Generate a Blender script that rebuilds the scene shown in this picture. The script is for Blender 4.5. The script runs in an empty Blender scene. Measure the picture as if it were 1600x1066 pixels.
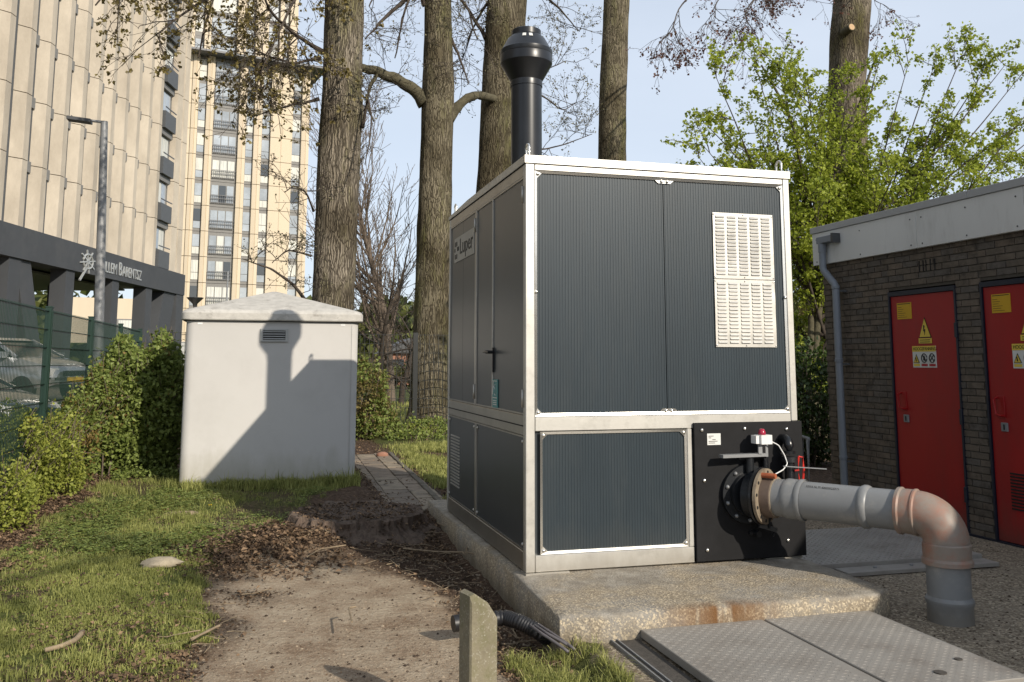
import bpy, math, random
import numpy as np
random.seed(7); RNG = np.random.default_rng(7)
S = bpy.context.scene; C = S.collection
# ------------------------------------------------------------------ camera
EYE = 1.55; F_PX, CY_PX = 1400.0, 387.1
YAW, PITCH, ROLL = .2681, .1267, .0015
_c, _s = math.cos(YAW), math.sin(YAW)
FW = np.array([_s*math.cos(PITCH), _c*math.cos(PITCH), math.sin(PITCH)])
_r = np.array([_c, -_s, 0.0]); _u = np.cross(_r, FW)
RT = math.cos(ROLL)*_r + math.sin(ROLL)*_u; UP = -math.sin(ROLL)*_r + math.cos(ROLL)*_u
from mathutils import Matrix, Vector
cam = bpy.data.cameras.new('camera'); co = bpy.data.objects.new('camera', cam); C.objects.link(co)
cam.sensor_width = 36; cam.lens = F_PX/1600*36; cam.shift_y = -(533-CY_PX)/1600
cam.clip_end = 3000
m = Matrix.Identity(4)
for i in range(3):
    m[i][0] = RT[i]; m[i][1] = UP[i]; m[i][2] = -FW[i]
m[2][3] = EYE
co.matrix_world = m; S.camera = co
# ------------------------------------------------------------------ light
SUN_DIR = Vector((-.47, 1, -.56)).normalized()
EL = math.asin(-SUN_DIR.z); AZ = math.atan2(-SUN_DIR.x, -SUN_DIR.y)
sun = bpy.data.lights.new('sun', 'SUN'); so = bpy.data.objects.new('sun', sun); C.objects.link(so)
sun.energy = 4.7; sun.angle = math.radians(.55); sun.color = (1, .91, .78)
so.rotation_euler = SUN_DIR.to_track_quat('-Z', 'Y').to_euler()
W = bpy.data.worlds.new('World'); S.world = W; W.use_nodes = True
nt = W.node_tree; nt.nodes.clear()
sky = nt.nodes.new('ShaderNodeTexSky'); sky.sky_type = 'NISHITA'; sky.sun_disc = False
sky.sun_elevation = EL; sky.sun_rotation = AZ; sky.air_density = 1.0; sky.dust_density = .8; sky.ozone_density = 1.5
wo = nt.nodes.new('ShaderNodeOutputWorld'); bg = nt.nodes.new('ShaderNodeBackground')
bg.inputs[1].default_value = .112
# thin veil of high cloud over the clear sky
tc = nt.nodes.new('ShaderNodeTexCoord'); mp = nt.nodes.new('ShaderNodeMapping'); mp.inputs[3].default_value = (1, 1, 3.2)
nz = nt.nodes.new('ShaderNodeTexNoise'); nz.inputs['Scale'].default_value = 1.6; nz.inputs['Detail'].default_value = 6
cr = nt.nodes.new('ShaderNodeMapRange'); cr.inputs[1].default_value = .35; cr.inputs[2].default_value = .75
cr.inputs[3].default_value = .62; cr.inputs[4].default_value = .80
mx = nt.nodes.new('ShaderNodeMix'); mx.data_type = 'RGBA'; mx.inputs[7].default_value = (7.6, 8.4, 9.6, 1)
L = nt.links.new
L(tc.outputs['Generated'], mp.inputs[0]); L(mp.outputs[0], nz.inputs['Vector']); L(nz.outputs['Fac'], cr.inputs[0])
L(cr.outputs[0], mx.inputs[0]); L(sky.outputs[0], mx.inputs[6]); L(mx.outputs[2], bg.inputs[0]); L(bg.outputs[0], wo.inputs[0])
S.view_settings.view_transform = 'Standard'; S.view_settings.look = 'None'
S.view_settings.exposure = 0; S.view_settings.gamma = 1; S.view_settings.use_curve_mapping = False
S.render.engine = 'CYCLES'
S.cycles.max_bounces = 6; S.cycles.transparent_max_bounces = 8

# ------------------------------------------------------------------ pixel -> world point (tape measure of the photograph)
def ray(x, y): return FW + RT*(x-800)/F_PX - UP*(y-CY_PX)/F_PX
def pY(x, y, Y): d = ray(x, y); return d*Y/d[1] + [0, 0, EYE]
def pX(x, y, X): d = ray(x, y); return d*X/d[0] + [0, 0, EYE]
def pZ(x, y, Z): d = ray(x, y); return d*(Z-EYE)/d[2] + [0, 0, EYE]

# ------------------------------------------------------------------ materials
def srgb(r, g, b):
    f = lambda c: ((c/255)/12.92 if c/255 <= .04045 else ((c/255+.055)/1.055)**2.4)
    return (f(r), f(g), f(b))
def mat(name, col, rough=.6, metal=0, var=.12, scale=6, col2=None, c2lo=.5, c2hi=.65, s2=2.0, bump=0, bscale=40, bdist=.01,
        transl=0, stretch=(1, 1, 1), spec=.5, coat=0, speck=None, speck_s=120, speck_t=.3, local=False):
    M = bpy.data.materials.new(name); M.use_nodes = True
    n = M.node_tree.nodes; l = M.node_tree.links.new; P = n['Principled BSDF']
    P.inputs['Roughness'].default_value = rough; P.inputs['Metallic'].default_value = metal
    P.inputs['Specular IOR Level'].default_value = spec; P.inputs['Coat Weight'].default_value = coat
    if local: src = n.new('ShaderNodeTexCoord').outputs['Object']
    else: src = n.new('ShaderNodeNewGeometry').outputs['Position']
    mp = n.new('ShaderNodeMapping'); mp.inputs[3].default_value = stretch; l(src, mp.inputs[0])
    a = n.new('ShaderNodeTexNoise'); a.inputs['Scale'].default_value = scale; a.inputs['Detail'].default_value = 8; a.inputs['Roughness'].default_value = .65
    l(mp.outputs[0], a.inputs['Vector'])
    r = n.new('ShaderNodeValToRGB')
    c = np.array(col); lo = np.clip(c*(1-var), 0, 1); hi = np.clip(c*(1+var), 0, 1)
    r.color_ramp.elements[0].position = .3; r.color_ramp.elements[1].position = .7
    r.color_ramp.elements[0].color = (*lo, 1); r.color_ramp.elements[1].color = (*hi, 1)
    l(a.outputs['Fac'], r.inputs[0]); out = r.outputs[0]
    if col2 is not None:
        b = n.new('ShaderNodeTexNoise'); b.inputs['Scale'].default_value = s2; b.inputs['Detail'].default_value = 9; b.inputs['Roughness'].default_value = .7
        l(mp.outputs[0], b.inputs['Vector'])
        q = n.new('ShaderNodeMapRange'); q.inputs[1].default_value = c2lo; q.inputs[2].default_value = c2hi; l(b.outputs['Fac'], q.inputs[0])
        x = n.new('ShaderNodeMix'); x.data_type = 'RGBA'; x.inputs[7].default_value = (*col2, 1); l(q.outputs[0], x.inputs[0]); l(out, x.inputs[6]); out = x.outputs[2]
    if speck is not None:
        v = n.new('ShaderNodeTexVoronoi'); v.inputs['Scale'].default_value = speck_s; l(src, v.inputs['Vector'])
        q = n.new('ShaderNodeSeparateColor'); l(v.outputs['Color'], q.inputs[0])
        t = n.new('ShaderNodeMapRange'); t.inputs[1].default_value = 1-speck_t; t.inputs[2].default_value = 1; l(q.outputs[0], t.inputs[0])
        x = n.new('ShaderNodeMix'); x.data_type = 'RGBA'; x.inputs[7].default_value = (*speck, 1); l(t.outputs[0], x.inputs[0]); l(out, x.inputs[6]); out = x.outputs[2]
    l(out, P.inputs['Base Color'])
    if bump:
        d = n.new('ShaderNodeTexNoise'); d.inputs['Scale'].default_value = bscale; d.inputs['Detail'].default_value = 8; l(mp.outputs[0], d.inputs['Vector'])
        B = n.new('ShaderNodeBump'); B.inputs['Strength'].default_value = bump; B.inputs['Distance'].default_value = bdist
        l(d.outputs['Fac'], B.inputs['Height']); l(B.outputs[0], P.inputs['Normal'])
    if transl:
        T = n.new('ShaderNodeBsdfTranslucent'); l(out, T.inputs[0]); X = n.new('ShaderNodeMixShader'); X.inputs[0].default_value = transl
        l(P.outputs[0], X.inputs[1]); l(T.outputs[0], X.inputs[2]); l(X.outputs[0], n['Material Output'].inputs[0])
    return M
def leafmat(name, c1, c2, transl=.35, rough=.5):
    """leaf colour varies leaf by leaf through the attribute 'tone'"""
    M = bpy.data.materials.new(name); M.use_nodes = True
    n = M.node_tree.nodes; l = M.node_tree.links.new; P = n['Principled BSDF']; P.inputs['Roughness'].default_value = rough
    P.inputs['Specular IOR Level'].default_value = .35
    at = n.new('ShaderNodeAttribute'); at.attribute_name = 'tone'
    r = n.new('ShaderNodeValToRGB'); r.color_ramp.elements[0].color = (*c1, 1); r.color_ramp.elements[1].color = (*c2, 1)
    l(at.outputs['Fac'], r.inputs[0]); l(r.outputs[0], P.inputs['Base Color'])
    T = n.new('ShaderNodeBsdfTranslucent'); l(r.outputs[0], T.inputs[0]); X = n.new('ShaderNodeMixShader'); X.inputs[0].default_value = transl
    l(P.outputs[0], X.inputs[1]); l(T.outputs[0], X.inputs[2]); l(X.outputs[0], n['Material Output'].inputs[0])
    return M
def barkmat(name, light, dark, moss, bs=1.0):
    M = bpy.data.materials.new(name); M.use_nodes = True
    n = M.node_tree.nodes; l = M.node_tree.links.new; P = n['Principled BSDF']; P.inputs['Roughness'].default_value = .95
    P.inputs['Specular IOR Level'].default_value = .15
    g = n.new('ShaderNodeNewGeometry')
    nzw = n.new('ShaderNodeTexNoise'); nzw.inputs['Scale'].default_value = 2.6; nzw.inputs['Detail'].default_value = 3; l(g.outputs['Position'], nzw.inputs['Vector'])
    ad = n.new('ShaderNodeMix'); ad.data_type = 'RGBA'; ad.blend_type = 'ADD'; ad.inputs[0].default_value = .16
    l(g.outputs['Position'], ad.inputs[6]); l(nzw.outputs['Color'], ad.inputs[7])
    mp = n.new('ShaderNodeMapping'); mp.inputs[3].default_value = (1, 1, .036); l(ad.outputs[2], mp.inputs[0])
    v = n.new('ShaderNodeTexVoronoi'); v.feature = 'DISTANCE_TO_EDGE'; v.inputs['Scale'].default_value = 30*bs; l(mp.outputs[0], v.inputs['Vector'])
    vr = n.new('ShaderNodeMapRange'); vr.inputs[1].default_value = 0; vr.inputs[2].default_value = .22; l(v.outputs['Distance'], vr.inputs[0])
    f = n.new('ShaderNodeTexNoise'); f.inputs['Scale'].default_value = 30*bs; f.inputs['Detail'].default_value = 8; f.inputs['Roughness'].default_value = .7; l(mp.outputs[0], f.inputs['Vector'])
    mu = n.new('ShaderNodeMath'); mu.operation = 'MULTIPLY'; l(vr.outputs[0], mu.inputs[0]); l(f.outputs['Fac'], mu.inputs[1])
    r = n.new('ShaderNodeValToRGB'); r.color_ramp.elements[0].position = .05; r.color_ramp.elements[1].position = .62
    r.color_ramp.elements[0].color = (*dark, 1); r.color_ramp.elements[1].color = (*light, 1); l(mu.outputs[0], r.inputs[0])
    w = n.new('ShaderNodeTexNoise'); w.inputs['Scale'].default_value = 1.1; w.inputs['Detail'].default_value = 8; w.inputs['Roughness'].default_value = .7
    mp2 = n.new('ShaderNodeMapping'); mp2.inputs[3].default_value = (1.6, 1.6, .45); l(g.outputs['Position'], mp2.inputs[0]); l(mp2.outputs[0], w.inputs['Vector'])
    wr = n.new('ShaderNodeMapRange'); wr.inputs[1].default_value = .50; wr.inputs[2].default_value = .68; wr.inputs[4].default_value = .75; l(w.outputs['Fac'], wr.inputs[0])
    mm = n.new('ShaderNodeMath'); mm.operation = 'MULTIPLY'; l(wr.outputs[0], mm.inputs[0]); l(mu.outputs[0], mm.inputs[1])
    m2 = n.new('ShaderNodeMath'); m2.operation = 'MULTIPLY'; m2.use_clamp = True; m2.inputs[1].default_value = 2.2; l(mm.outputs[0], m2.inputs[0])
    x = n.new('ShaderNodeMix'); x.data_type = 'RGBA'; x.inputs[7].default_value = (*moss, 1); l(m2.outputs[0], x.inputs[0]); l(r.outputs[0], x.inputs[6])
    w3 = n.new('ShaderNodeTexNoise'); w3.inputs['Scale'].default_value = .8; w3.inputs['Detail'].default_value = 5; l(g.outputs['Position'], w3.inputs['Vector'])
    r3 = n.new('ShaderNodeValToRGB'); r3.color_ramp.elements[0].position = .38; r3.color_ramp.elements[1].position = .6; r3.color_ramp.elements[0].color = (.52, .50, .45, 1); r3.color_ramp.elements[1].color = (1.0, 1.0, 1.0, 1); l(w3.outputs['Fac'], r3.inputs[0])
    x3 = n.new('ShaderNodeMix'); x3.data_type = 'RGBA'; x3.blend_type = 'MULTIPLY'; x3.inputs[0].default_value = 1; l(x.outputs[2], x3.inputs[6]); l(r3.outputs[0], x3.inputs[7]); x = x3
    l(x.outputs[2], P.inputs['Base Color'])
    B = n.new('ShaderNodeBump'); B.inputs['Strength'].default_value = .9; B.inputs['Distance'].default_value = .035; l(mu.outputs[0], B.inputs['Height']); l(B.outputs[0], P.inputs['Normal'])
    return M

M = {}
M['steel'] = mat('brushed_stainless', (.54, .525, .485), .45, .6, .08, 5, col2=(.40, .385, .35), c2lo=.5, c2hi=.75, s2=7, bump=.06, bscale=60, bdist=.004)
M['steel_bright'] = mat('polished_stainless', (.80, .78, .73), .24, .95, .03, 4, bump=.10, bscale=7, bdist=.01)
M['steel_shade'] = mat('shade_toned_stainless', (.36, .345, .315), .38, .85, .08, 4, col2=(.28, .265, .24), c2lo=.5, c2hi=.8, s2=5)  # darker copy of the steel, the left face's shade is put into its colour
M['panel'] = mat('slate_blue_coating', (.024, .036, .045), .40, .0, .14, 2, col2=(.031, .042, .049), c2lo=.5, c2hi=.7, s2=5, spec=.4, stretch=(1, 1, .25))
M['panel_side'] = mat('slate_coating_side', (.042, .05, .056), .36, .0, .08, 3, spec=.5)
M['black_ply'] = mat('black_film_faced_ply', (.011, .011, .012), .6, 0, .3, 5, spec=.2, bump=.15, bscale=50, bdist=.002)
M['black_pl'] = mat('black_plastic', (.010, .011, .013), .28, 0, .2, 8)
M['black_metal'] = mat('black_coated_metal', (.012, .013, .015), .33, .1, .25, 6)
M['cast'] = mat('black_cast_iron', (.013, .015, .018), .4, .2, .2, 12, bump=.2, bscale=80, bdist=.003)
M['white_pl'] = mat('white_plastic', (.72, .72, .70), .4)
M['red_pl'] = mat('red_plastic', (.55, .03, .02), .35)
M['red_clear'] = mat('red_indicator', (.35, .02, .05), .2)
M['pvc'] = mat('grey_pvc', (.195, .20, .203), .42, 0, .08, 3, col2=(.29, .28, .26), c2lo=.52, c2hi=.72, s2=4, bump=.03, bscale=30)
M['pvc_old'] = mat('weathered_pvc', (.25, .205, .17), .5, 0, .14, 5, col2=(.29, .145, .10), c2lo=.46, c2hi=.66, s2=6, bump=.05, bscale=30)
M['flange'] = mat('old_beige_flange', (.24, .195, .14), .6, 0, .2, 9, col2=(.13, .09, .06), c2lo=.5, c2hi=.7, s2=8)
M['rust_brown'] = mat('brown_sleeve', (.12, .085, .065), .6, 0, .2, 9)
M['orange'] = mat('orange_brown_rod', (.34, .09, .035), .6, 0, .2, 15)
M['dkplate'] = mat('label_print', (.03, .03, .03), .6)
M['kiosk'] = mat('grey_render', (.50, .485, .46), .8, 0, .035, 1.2, col2=(.44, .425, .40), c2lo=.5, c2hi=.8, s2=1.4, bump=.08, bscale=160, bdist=.002)
M['kroof'] = mat('weathered_fibreglass', (.47, .45, .41), .85, 0, .16, 9, col2=(.22, .20, .175), c2lo=.56, c2hi=.74, s2=6, bump=.4, bscale=70, bdist=.006, stretch=(1, 1, 1.5))
M['vent'] = mat('vent_grey', (.38, .38, .365), .6)
M['dark'] = mat('dark_void', (.008, .008, .008), .9)
M['rubber'] = mat('black_corrugated_pipe', (.014, .014, .016), .45, 0, .2, 10)
M['cable'] = mat('grey_cable', (.11, .10, .105), .5, 0, .2, 20)
M['slab'] = mat('exposed_aggregate_slab', (.27, .22, .155), .92, 0, .22, 9, col2=(.25, .235, .21), c2lo=.45, c2hi=.62, s2=1.6, bump=1.0, bscale=75, bdist=.010, speck=(.56, .47, .33), speck_s=105, speck_t=.45)
M['bollard'] = mat('mossy_concrete', (.215, .19, .13), .95, 0, .25, 14, col2=(.12, .115, .055), c2lo=.5, c2hi=.68, s2=7, bump=.6, bscale=60, bdist=.006, speck=(.30, .28, .22), speck_s=170, speck_t=.15)
M['tread'] = mat('tread_plate_aluminium', (.29, .272, .245), .62, .12, .15, 6, col2=(.19, .17, .148), c2lo=.48, c2hi=.7, s2=3, bump=.12, bscale=60, bdist=.003)
M['hatchframe'] = mat('dirty_frame', (.06, .053, .045), .9, 0, .3, 20, bump=.5, bscale=60)
M['brick_mortar'] = mat('dark_mortar', (.085, .074, .06), .95, 0, .2, 20, col2=(.10, .095, .08), c2lo=.6, c2hi=.75, s2=5)
M['red_door'] = mat('red_door_paint', (.34, .008, .009), .42, 0, .12, 1.3, col2=(.25, .012, .012), c2lo=.5, c2hi=.75, s2=3, stretch=(1, 1, .3), bump=.05, bscale=5, bdist=.01)
M['door_frame'] = mat('dark_blue_frame', (.010, .014, .028), .4)
M['fascia'] = mat('off_white_fascia_board', (.68, .68, .66), .7, 0, .04, 2, col2=(.48, .475, .45), c2lo=.55, c2hi=.8, s2=2.5, stretch=(1, 1, .3))
M['roofedge'] = mat('aluminium_roof_edge', (.42, .43, .44), .55, .3, .05, 2)
M['dpipe'] = mat('grey_downpipe', (.20, .22, .25), .45, 0, .08, 4)
M['yellow'] = mat('yellow_sheet', (.60, .36, .02), .6, 0, .04)
M['wyellow'] = mat('warning_yellow', (.75, .55, .08), .5, 0, .03)
M['white_sign'] = mat('white_sign', (.66, .66, .63), .5, 0, .03)
M['black_ink'] = mat('black_ink', (.01, .01, .01), .5)
M['red_ink'] = mat('red_ink', (.4, .02, .03), .5)
M['teal'] = mat('teal_sticker', (.03, .22, .22), .4)
M['logo'] = mat('logo_plate', (.40, .385, .35), .5, .2, .04)
M['galv'] = mat('galvanised', (.24, .245, .25), .55, .3, .12, 6)
M['lamp_dark'] = mat('lamp_head_grey', (.06, .062, .065), .5)
M['green_post'] = mat('green_powder_coat', (.008, .030, .020), .45, 0, .08, 4)
M['black_fence'] = mat('black_powder_coat', (.010, .012, .012), .45)
M['cream'] = mat('cream_concrete', (.50, .44, .355), .9, 0, .12, .9, col2=(.33, .285, .225), c2lo=.42, c2hi=.72, s2=.35, bump=.4, bscale=12, bdist=.02, stretch=(1, 1, .5))
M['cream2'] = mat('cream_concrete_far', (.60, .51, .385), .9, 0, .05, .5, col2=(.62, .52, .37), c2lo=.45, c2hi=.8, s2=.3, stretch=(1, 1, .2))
M['joint'] = mat('shadow_joint', (.10, .085, .065), .9)
M['bframe'] = mat('grey_brown_frames', (.19, .185, .175), .6)
M['bpanel'] = mat('grey_balcony_panel', (.085, .09, .095), .6)
M['dkconc'] = mat('anthracite_concrete', (.052, .056, .062), .75, 0, .12, .6, col2=(.07, .072, .075), c2lo=.5, c2hi=.7, s2=.5)
M['glass'] = mat('window_glass', (.05, .06, .07), .06, 0, .1, .3, spec=.9)
M['glass2'] = mat('window_glass_sky_toned', (.34, .38, .42), .10, 0, .3, .4, spec=.8)  # pale sky reflection is painted into the glass colour
M['curtain'] = mat('pale_blind', (.62, .62, .57), .7, 0, .10, .8, col2=(.45, .46, .44), c2lo=.5, c2hi=.6, s2=1.2, stretch=(6, 6, .3))
M['letter'] = mat('silver_letters', (.42, .43, .42), .4, .3)
M['railing'] = mat('dark_railing', (.11, .113, .12), .5)
M['car_silver'] = mat('silver_car_paint', (.42, .43, .44), .28, .6, .03, 2, coat=.8)
M['car_dark'] = mat('dark_car_paint', (.02, .024, .028), .25, .3, .05, 2, coat=.8)
M['car_glass'] = mat('car_glass', (.015, .018, .02), .06, 0, .05, 1, spec=.9)
M['tyre'] = mat('tyre', (.014, .014, .014), .85)
M['plate'] = mat('yellow_number_plate', (.65, .42, .02), .5)
M['soilclod'] = mat('soil', (.045, .03, .02), .95, 0, .4, 20, bump=.8, bscale=50, bdist=.02)
M['stick'] = mat('dry_wood', (.26, .20, .13), .9, 0, .3, 30)
M['stump'] = mat('rotten_wood', (.11, .078, .058), .95, 0, .4, 14, col2=(.15, .115, .085), c2lo=.5, c2hi=.7, s2=9, bump=.9, bscale=30, bdist=.03, stretch=(1, 1, .5))
M['stone'] = mat('pale_stone', (.34, .29, .21), .9, 0, .15, 20, bump=.4, bscale=50)
M['kerb'] = mat('kerb_concrete', (.12, .105, .08), .95, 0, .25, 12, bump=.5, bscale=60)
M['bark'] = barkmat('furrowed_bark', (.36, .31, .24), (.065, .054, .04), (.15, .15, .035))
M['bark2'] = barkmat('furrowed_bark_mossy', (.31, .27, .19), (.06, .05, .033), (.14, .15, .03), 1.1)
M['twig'] = mat('twig_bark', (.055, .042, .032), .9, 0, .3, 10)
M['twig_tan'] = mat('bare_twig_bark', (.13, .10, .075), .9, 0, .3, 10)
M['limb'] = mat('limb_bark', (.085, .075, .045), .95, 0, .35, 12, bump=.8, bscale=25, bdist=.02)
M['bud_olive'] = leafmat('olive_young_leaves', (.09, .07, .025), (.26, .21, .07), .3)
M['bud_red'] = leafmat('red_young_leaves', (.07, .03, .025), (.19, .09, .06), .3)
M['bud_pale'] = leafmat('pale_buds', (.10, .09, .05), (.24, .22, .12), .3)
M['leaf_maple'] = leafmat('fresh_maple_leaves', (.16, .215, .02), (.48, .54, .075), .5)
M['leaf_hedge'] = leafmat('hornbeam_leaves', (.10, .14, .028), (.31, .37, .10), .35)
M['leaf_hedge_br'] = leafmat('bronze_leaf_tips', (.16, .10, .03), (.32, .24, .08), .35)
M['leaf_yellow'] = leafmat('yellow_green_leaves', (.15, .19, .03), (.42, .44, .09), .4)
M['leaf_dark'] = leafmat('dark_leaves', (.02, .035, .010), (.07, .11, .02), .25)
M['leaf_far'] = leafmat('far_foliage', (.05, .07, .018), (.16, .17, .05), .25)
M['leaf_brown'] = leafmat('brown_bank_leaves', (.11, .085, .03), (.24, .20, .07), .3)
M['grass'] = leafmat('grass_blades', (.13, .155, .035), (.50, .50, .17), .35, .6)
M['litter'] = leafmat('dead_leaves', (.045, .028, .018), (.30, .20, .12), .1, .85)
M['grit'] = leafmat('soil_and_grit', (.045, .03, .02), (.36, .29, .21), 0, .95)
M['cloth_dk'] = mat('brick_red_house', (.30, .15, .10), .9)

# ------------------------------------------------------------------ mesh builder
WL = {}      # world location of every root
class MB:
    def __init__(s): s.v = []; s.f = []; s.n = 0; s.tone = []
    def add(s, V, faces, tone=None):
        V = np.asarray(V, float).reshape(-1, 3)
        for F in (faces if isinstance(faces, list) and len(faces) and isinstance(faces[0], np.ndarray) and faces[0].ndim == 2 else [faces]):
            if isinstance(F, np.ndarray): s.f.append(F+s.n)
            else:
                for q in F: s.f.append(np.array([q])+s.n)
        s.v.append(V); s.n += len(V)
        if tone is not None: s.tone.append(np.broadcast_to(tone, (len(V),)))
        return s
    def box(s, x0, x1, y0, y1, z0, z1, bev=0, top_in=0):
        b = bev
        if b <= 0:
            V = [(x, y, z) for z in (z0, z1) for x, y in ((x0, y0), (x1, y0), (x1, y1), (x0, y1))]
            if top_in:
                V = V[:4] + [(x+(top_in if x == x0 else -top_in), y+(top_in if y == y0 else -top_in), z) for x, y, z in V[4:]]
            return s.add(V, np.array([[3, 2, 1, 0], [4, 5, 6, 7], [0, 1, 5, 4], [1, 2, 6, 5], [2, 3, 7, 6], [3, 0, 4, 7]]))
        P = []                                   # bevelled box: rings
        def ring(i, z): return [(x0+i+b, y0+i, z), (x1-i-b, y0+i, z), (x1-i, y0+i+b, z), (x1-i, y1-i-b, z), (x1-i-b, y1-i, z), (x0+i+b, y1-i, z), (x0+i, y1-i-b, z), (x0+i, y0+i+b, z)]
        V = ring(b, z0)+ring(0, z0+b)+ring(0, z1-b)+ring(b, z1)
        F = [[i+8*k, (i+1) % 8+8*k, (i+1) % 8+8*k+8, i+8*k+8] for k in range(3) for i in range(8)]
        s.add(V, np.array(F)); s.f.append(np.array([list(range(7, -1, -1))])+s.n-32); s.f.append(np.array([list(range(24, 32))])+s.n-32)
        return s
    def obox(s, c, ax, ay, az):
        """box from centre and three half-axis vectors"""
        c, ax, ay, az = map(lambda q: np.array(q, float), (c, ax, ay, az))
        V = [c+i*ax+j*ay+k*az for k in (-1, 1) for i, j in ((-1, -1), (1, -1), (1, 1), (-1, 1))]
        return s.add(V, np.array([[3, 2, 1, 0], [4, 5, 6, 7], [0, 1, 5, 4], [1, 2, 6, 5], [2, 3, 7, 6], [3, 0, 4, 7]]))
    def bar(s, a, b, w, h=None, up=(0, 0, 1)):
        a = np.array(a, float); b = np.array(b, float); d = b-a; L_ = np.linalg.norm(d); d /= L_; up = np.array(up, float)
        if abs(d@up) > .99: up = np.array([1, 0, 0.])
        x = np.cross(d, up); x /= np.linalg.norm(x); z = np.cross(x, d); h = h or w
        return s.obox((a+b)/2, x*w/2, d*L_/2, z*h/2)
    def prism(s, poly, axis, a, b):
        """poly in the two other axes, extruded from a to b"""
        n = len(poly); V = []
        for t in (a, b):
            for p in poly:
                q = list(p); q.insert(axis, t); V.append(q)
        F = [[i, (i+1) % n, (i+1) % n+n, i+n] for i in range(n)]
        s.add(V, np.array(F)); s.f.append(np.array([list(range(n-1, -1, -1))])+s.n-2*n); s.f.append(np.array([list(range(n, 2*n))])+s.n-2*n)
        return s
    def tube(s, pts, rad, seg=8, cap=True, tone=None, disp=None):
        P = np.asarray(pts, float); n = len(P); R = np.broadcast_to(np.asarray(rad, float), (n,))
        T = np.gradient(P, axis=0); T /= np.linalg.norm(T, axis=1)[:, None]+1e-12
        ref = np.array([0, 0, 1.]) if abs(T[:, 2]).mean() < .9 else np.array([1., 0, 0])
        X = np.cross(T, ref); X /= np.linalg.norm(X, axis=1)[:, None]+1e-12; Y = np.cross(T, X)
        a = np.arange(seg)*2*math.pi/seg
        ring = np.cos(a)[None, :, None]*X[:, None]+np.sin(a)[None, :, None]*Y[:, None]
        rr = R[:, None, None]
        if disp is not None: rr = rr + disp[:, :, None]
        V = (P[:, None]+ring*rr).reshape(-1, 3)
        i = np.arange(n-1)[:, None]*seg; j = np.arange(seg)[None]; k = (j+1) % seg
        F = np.stack([i+j, i+k, i+k+seg, i+j+seg], -1).reshape(-1, 4)
        s.add(V, F, tone)
        if cap and seg > 4:
            s.f.append(np.array([list(range(seg-1, -1, -1))])+s.n-len(V)); s.f.append(np.array([list(range(seg))])+s.n-seg)
        return s
    def cyl(s, a, b, r, r2=None, seg=20): return s.tube([a, b], [r, r if r2 is None else r2], seg)
    def lathe(s, prof, c, axis=(0, 0, 1), seg=32, closed=False):
        """prof: list of (radius, distance along axis)"""
        ax = np.array(axis, float); ax /= np.linalg.norm(ax); ref = np.array([0, 0, 1.]) if abs(ax[2]) < .9 else np.array([1., 0, 0])
        X = np.cross(ax, ref); X /= np.linalg.norm(X); Y = np.cross(ax, X); a = np.arange(seg)*2*math.pi/seg
        V = [np.array(c)+ax*t+r*(math.cos(q)*X+math.sin(q)*Y) for r, t in prof for q in a]
        n = len(prof); F = [[k*seg+i, k*seg+(i+1) % seg, (k+1)*seg+(i+1) % seg, (k+1)*seg+i] for k in range(n-1) for i in range(seg)]
        if closed: F += [[(n-1)*seg+i, (n-1)*seg+(i+1) % seg, (i+1) % seg, i] for i in range(seg)]
        s.add(V, np.array(F))
        if not closed:
            s.f.append(np.array([list(range(seg-1, -1, -1))])+s.n-len(V)); s.f.append(np.array([list(range(seg))])+s.n-seg)
        return s
    def mesh(s, name, mt, off=(0, 0, 0), smooth=False, ang=None):
        V = np.concatenate(s.v)-np.array(off); me = bpy.data.meshes.new(name)
        me.vertices.add(len(V)); me.vertices.foreach_set('co', V.astype(np.float32).ravel())
        loops = np.concatenate([f.ravel() for f in s.f]); tot = np.concatenate([np.full(len(f), f.shape[1]) for f in s.f])
        st = np.concatenate([[0], np.cumsum(tot)[:-1]])
        me.loops.add(len(loops)); me.loops.foreach_set('vertex_index', loops.astype(np.int32))
        me.polygons.add(len(tot)); me.polygons.foreach_set('loop_start', st.astype(np.int32)); me.polygons.foreach_set('loop_total', tot.astype(np.int32))
        me.polygons.foreach_set('use_smooth', np.full(len(tot), bool(smooth)))
        if s.tone:
            a = me.attributes.new('tone', 'FLOAT', 'POINT'); a.data.foreach_set('value', np.concatenate(s.tone).astype(np.float32))
        me.update(calc_edges=True)
        if ang is not None: me.set_sharp_from_angle(angle=math.radians(ang))
        me.materials.append(M[mt] if isinstance(mt, str) else mt); return me
    def build(s, name, mt, parent=None, smooth=False, ang=None, kind=None):
        off = WL[parent.name] if parent is not None else (0, 0, 0)
        me = s.mesh(name, mt, off, smooth, ang); o = bpy.data.objects.new(name, me); C.objects.link(o)
        if parent is not None: o.parent = parent
        WL[o.name] = np.array(off, float)
        if kind: o['kind'] = kind
        return o
def place(name, me, parent, loc, scale=None, rot=None):
    o = bpy.data.objects.new(name, me); C.objects.link(o); o.parent = parent
    o.location = np.array(loc)-WL[parent.name]
    if scale is not None: o.scale = scale
    if rot is not None: o.rotation_euler = rot
    WL[o.name] = np.array(loc, float); return o
def thing(name, loc, label, cat, group=None):
    o = bpy.data.objects.new(name, None); C.objects.link(o); o.location = loc; o.empty_display_size = .2
    o['label'] = label; o['category'] = cat
    if group: o['group'] = group
    WL[o.name] = np.array(loc, float); return o
def tag(o, label, cat, group=None):
    o['label'] = label; o['category'] = cat
    if group: o['group'] = group
    return o
def struct(mb, name, mt, **k): o = mb.build(name, mt, **k); o['kind'] = 'structure'; return o
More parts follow.
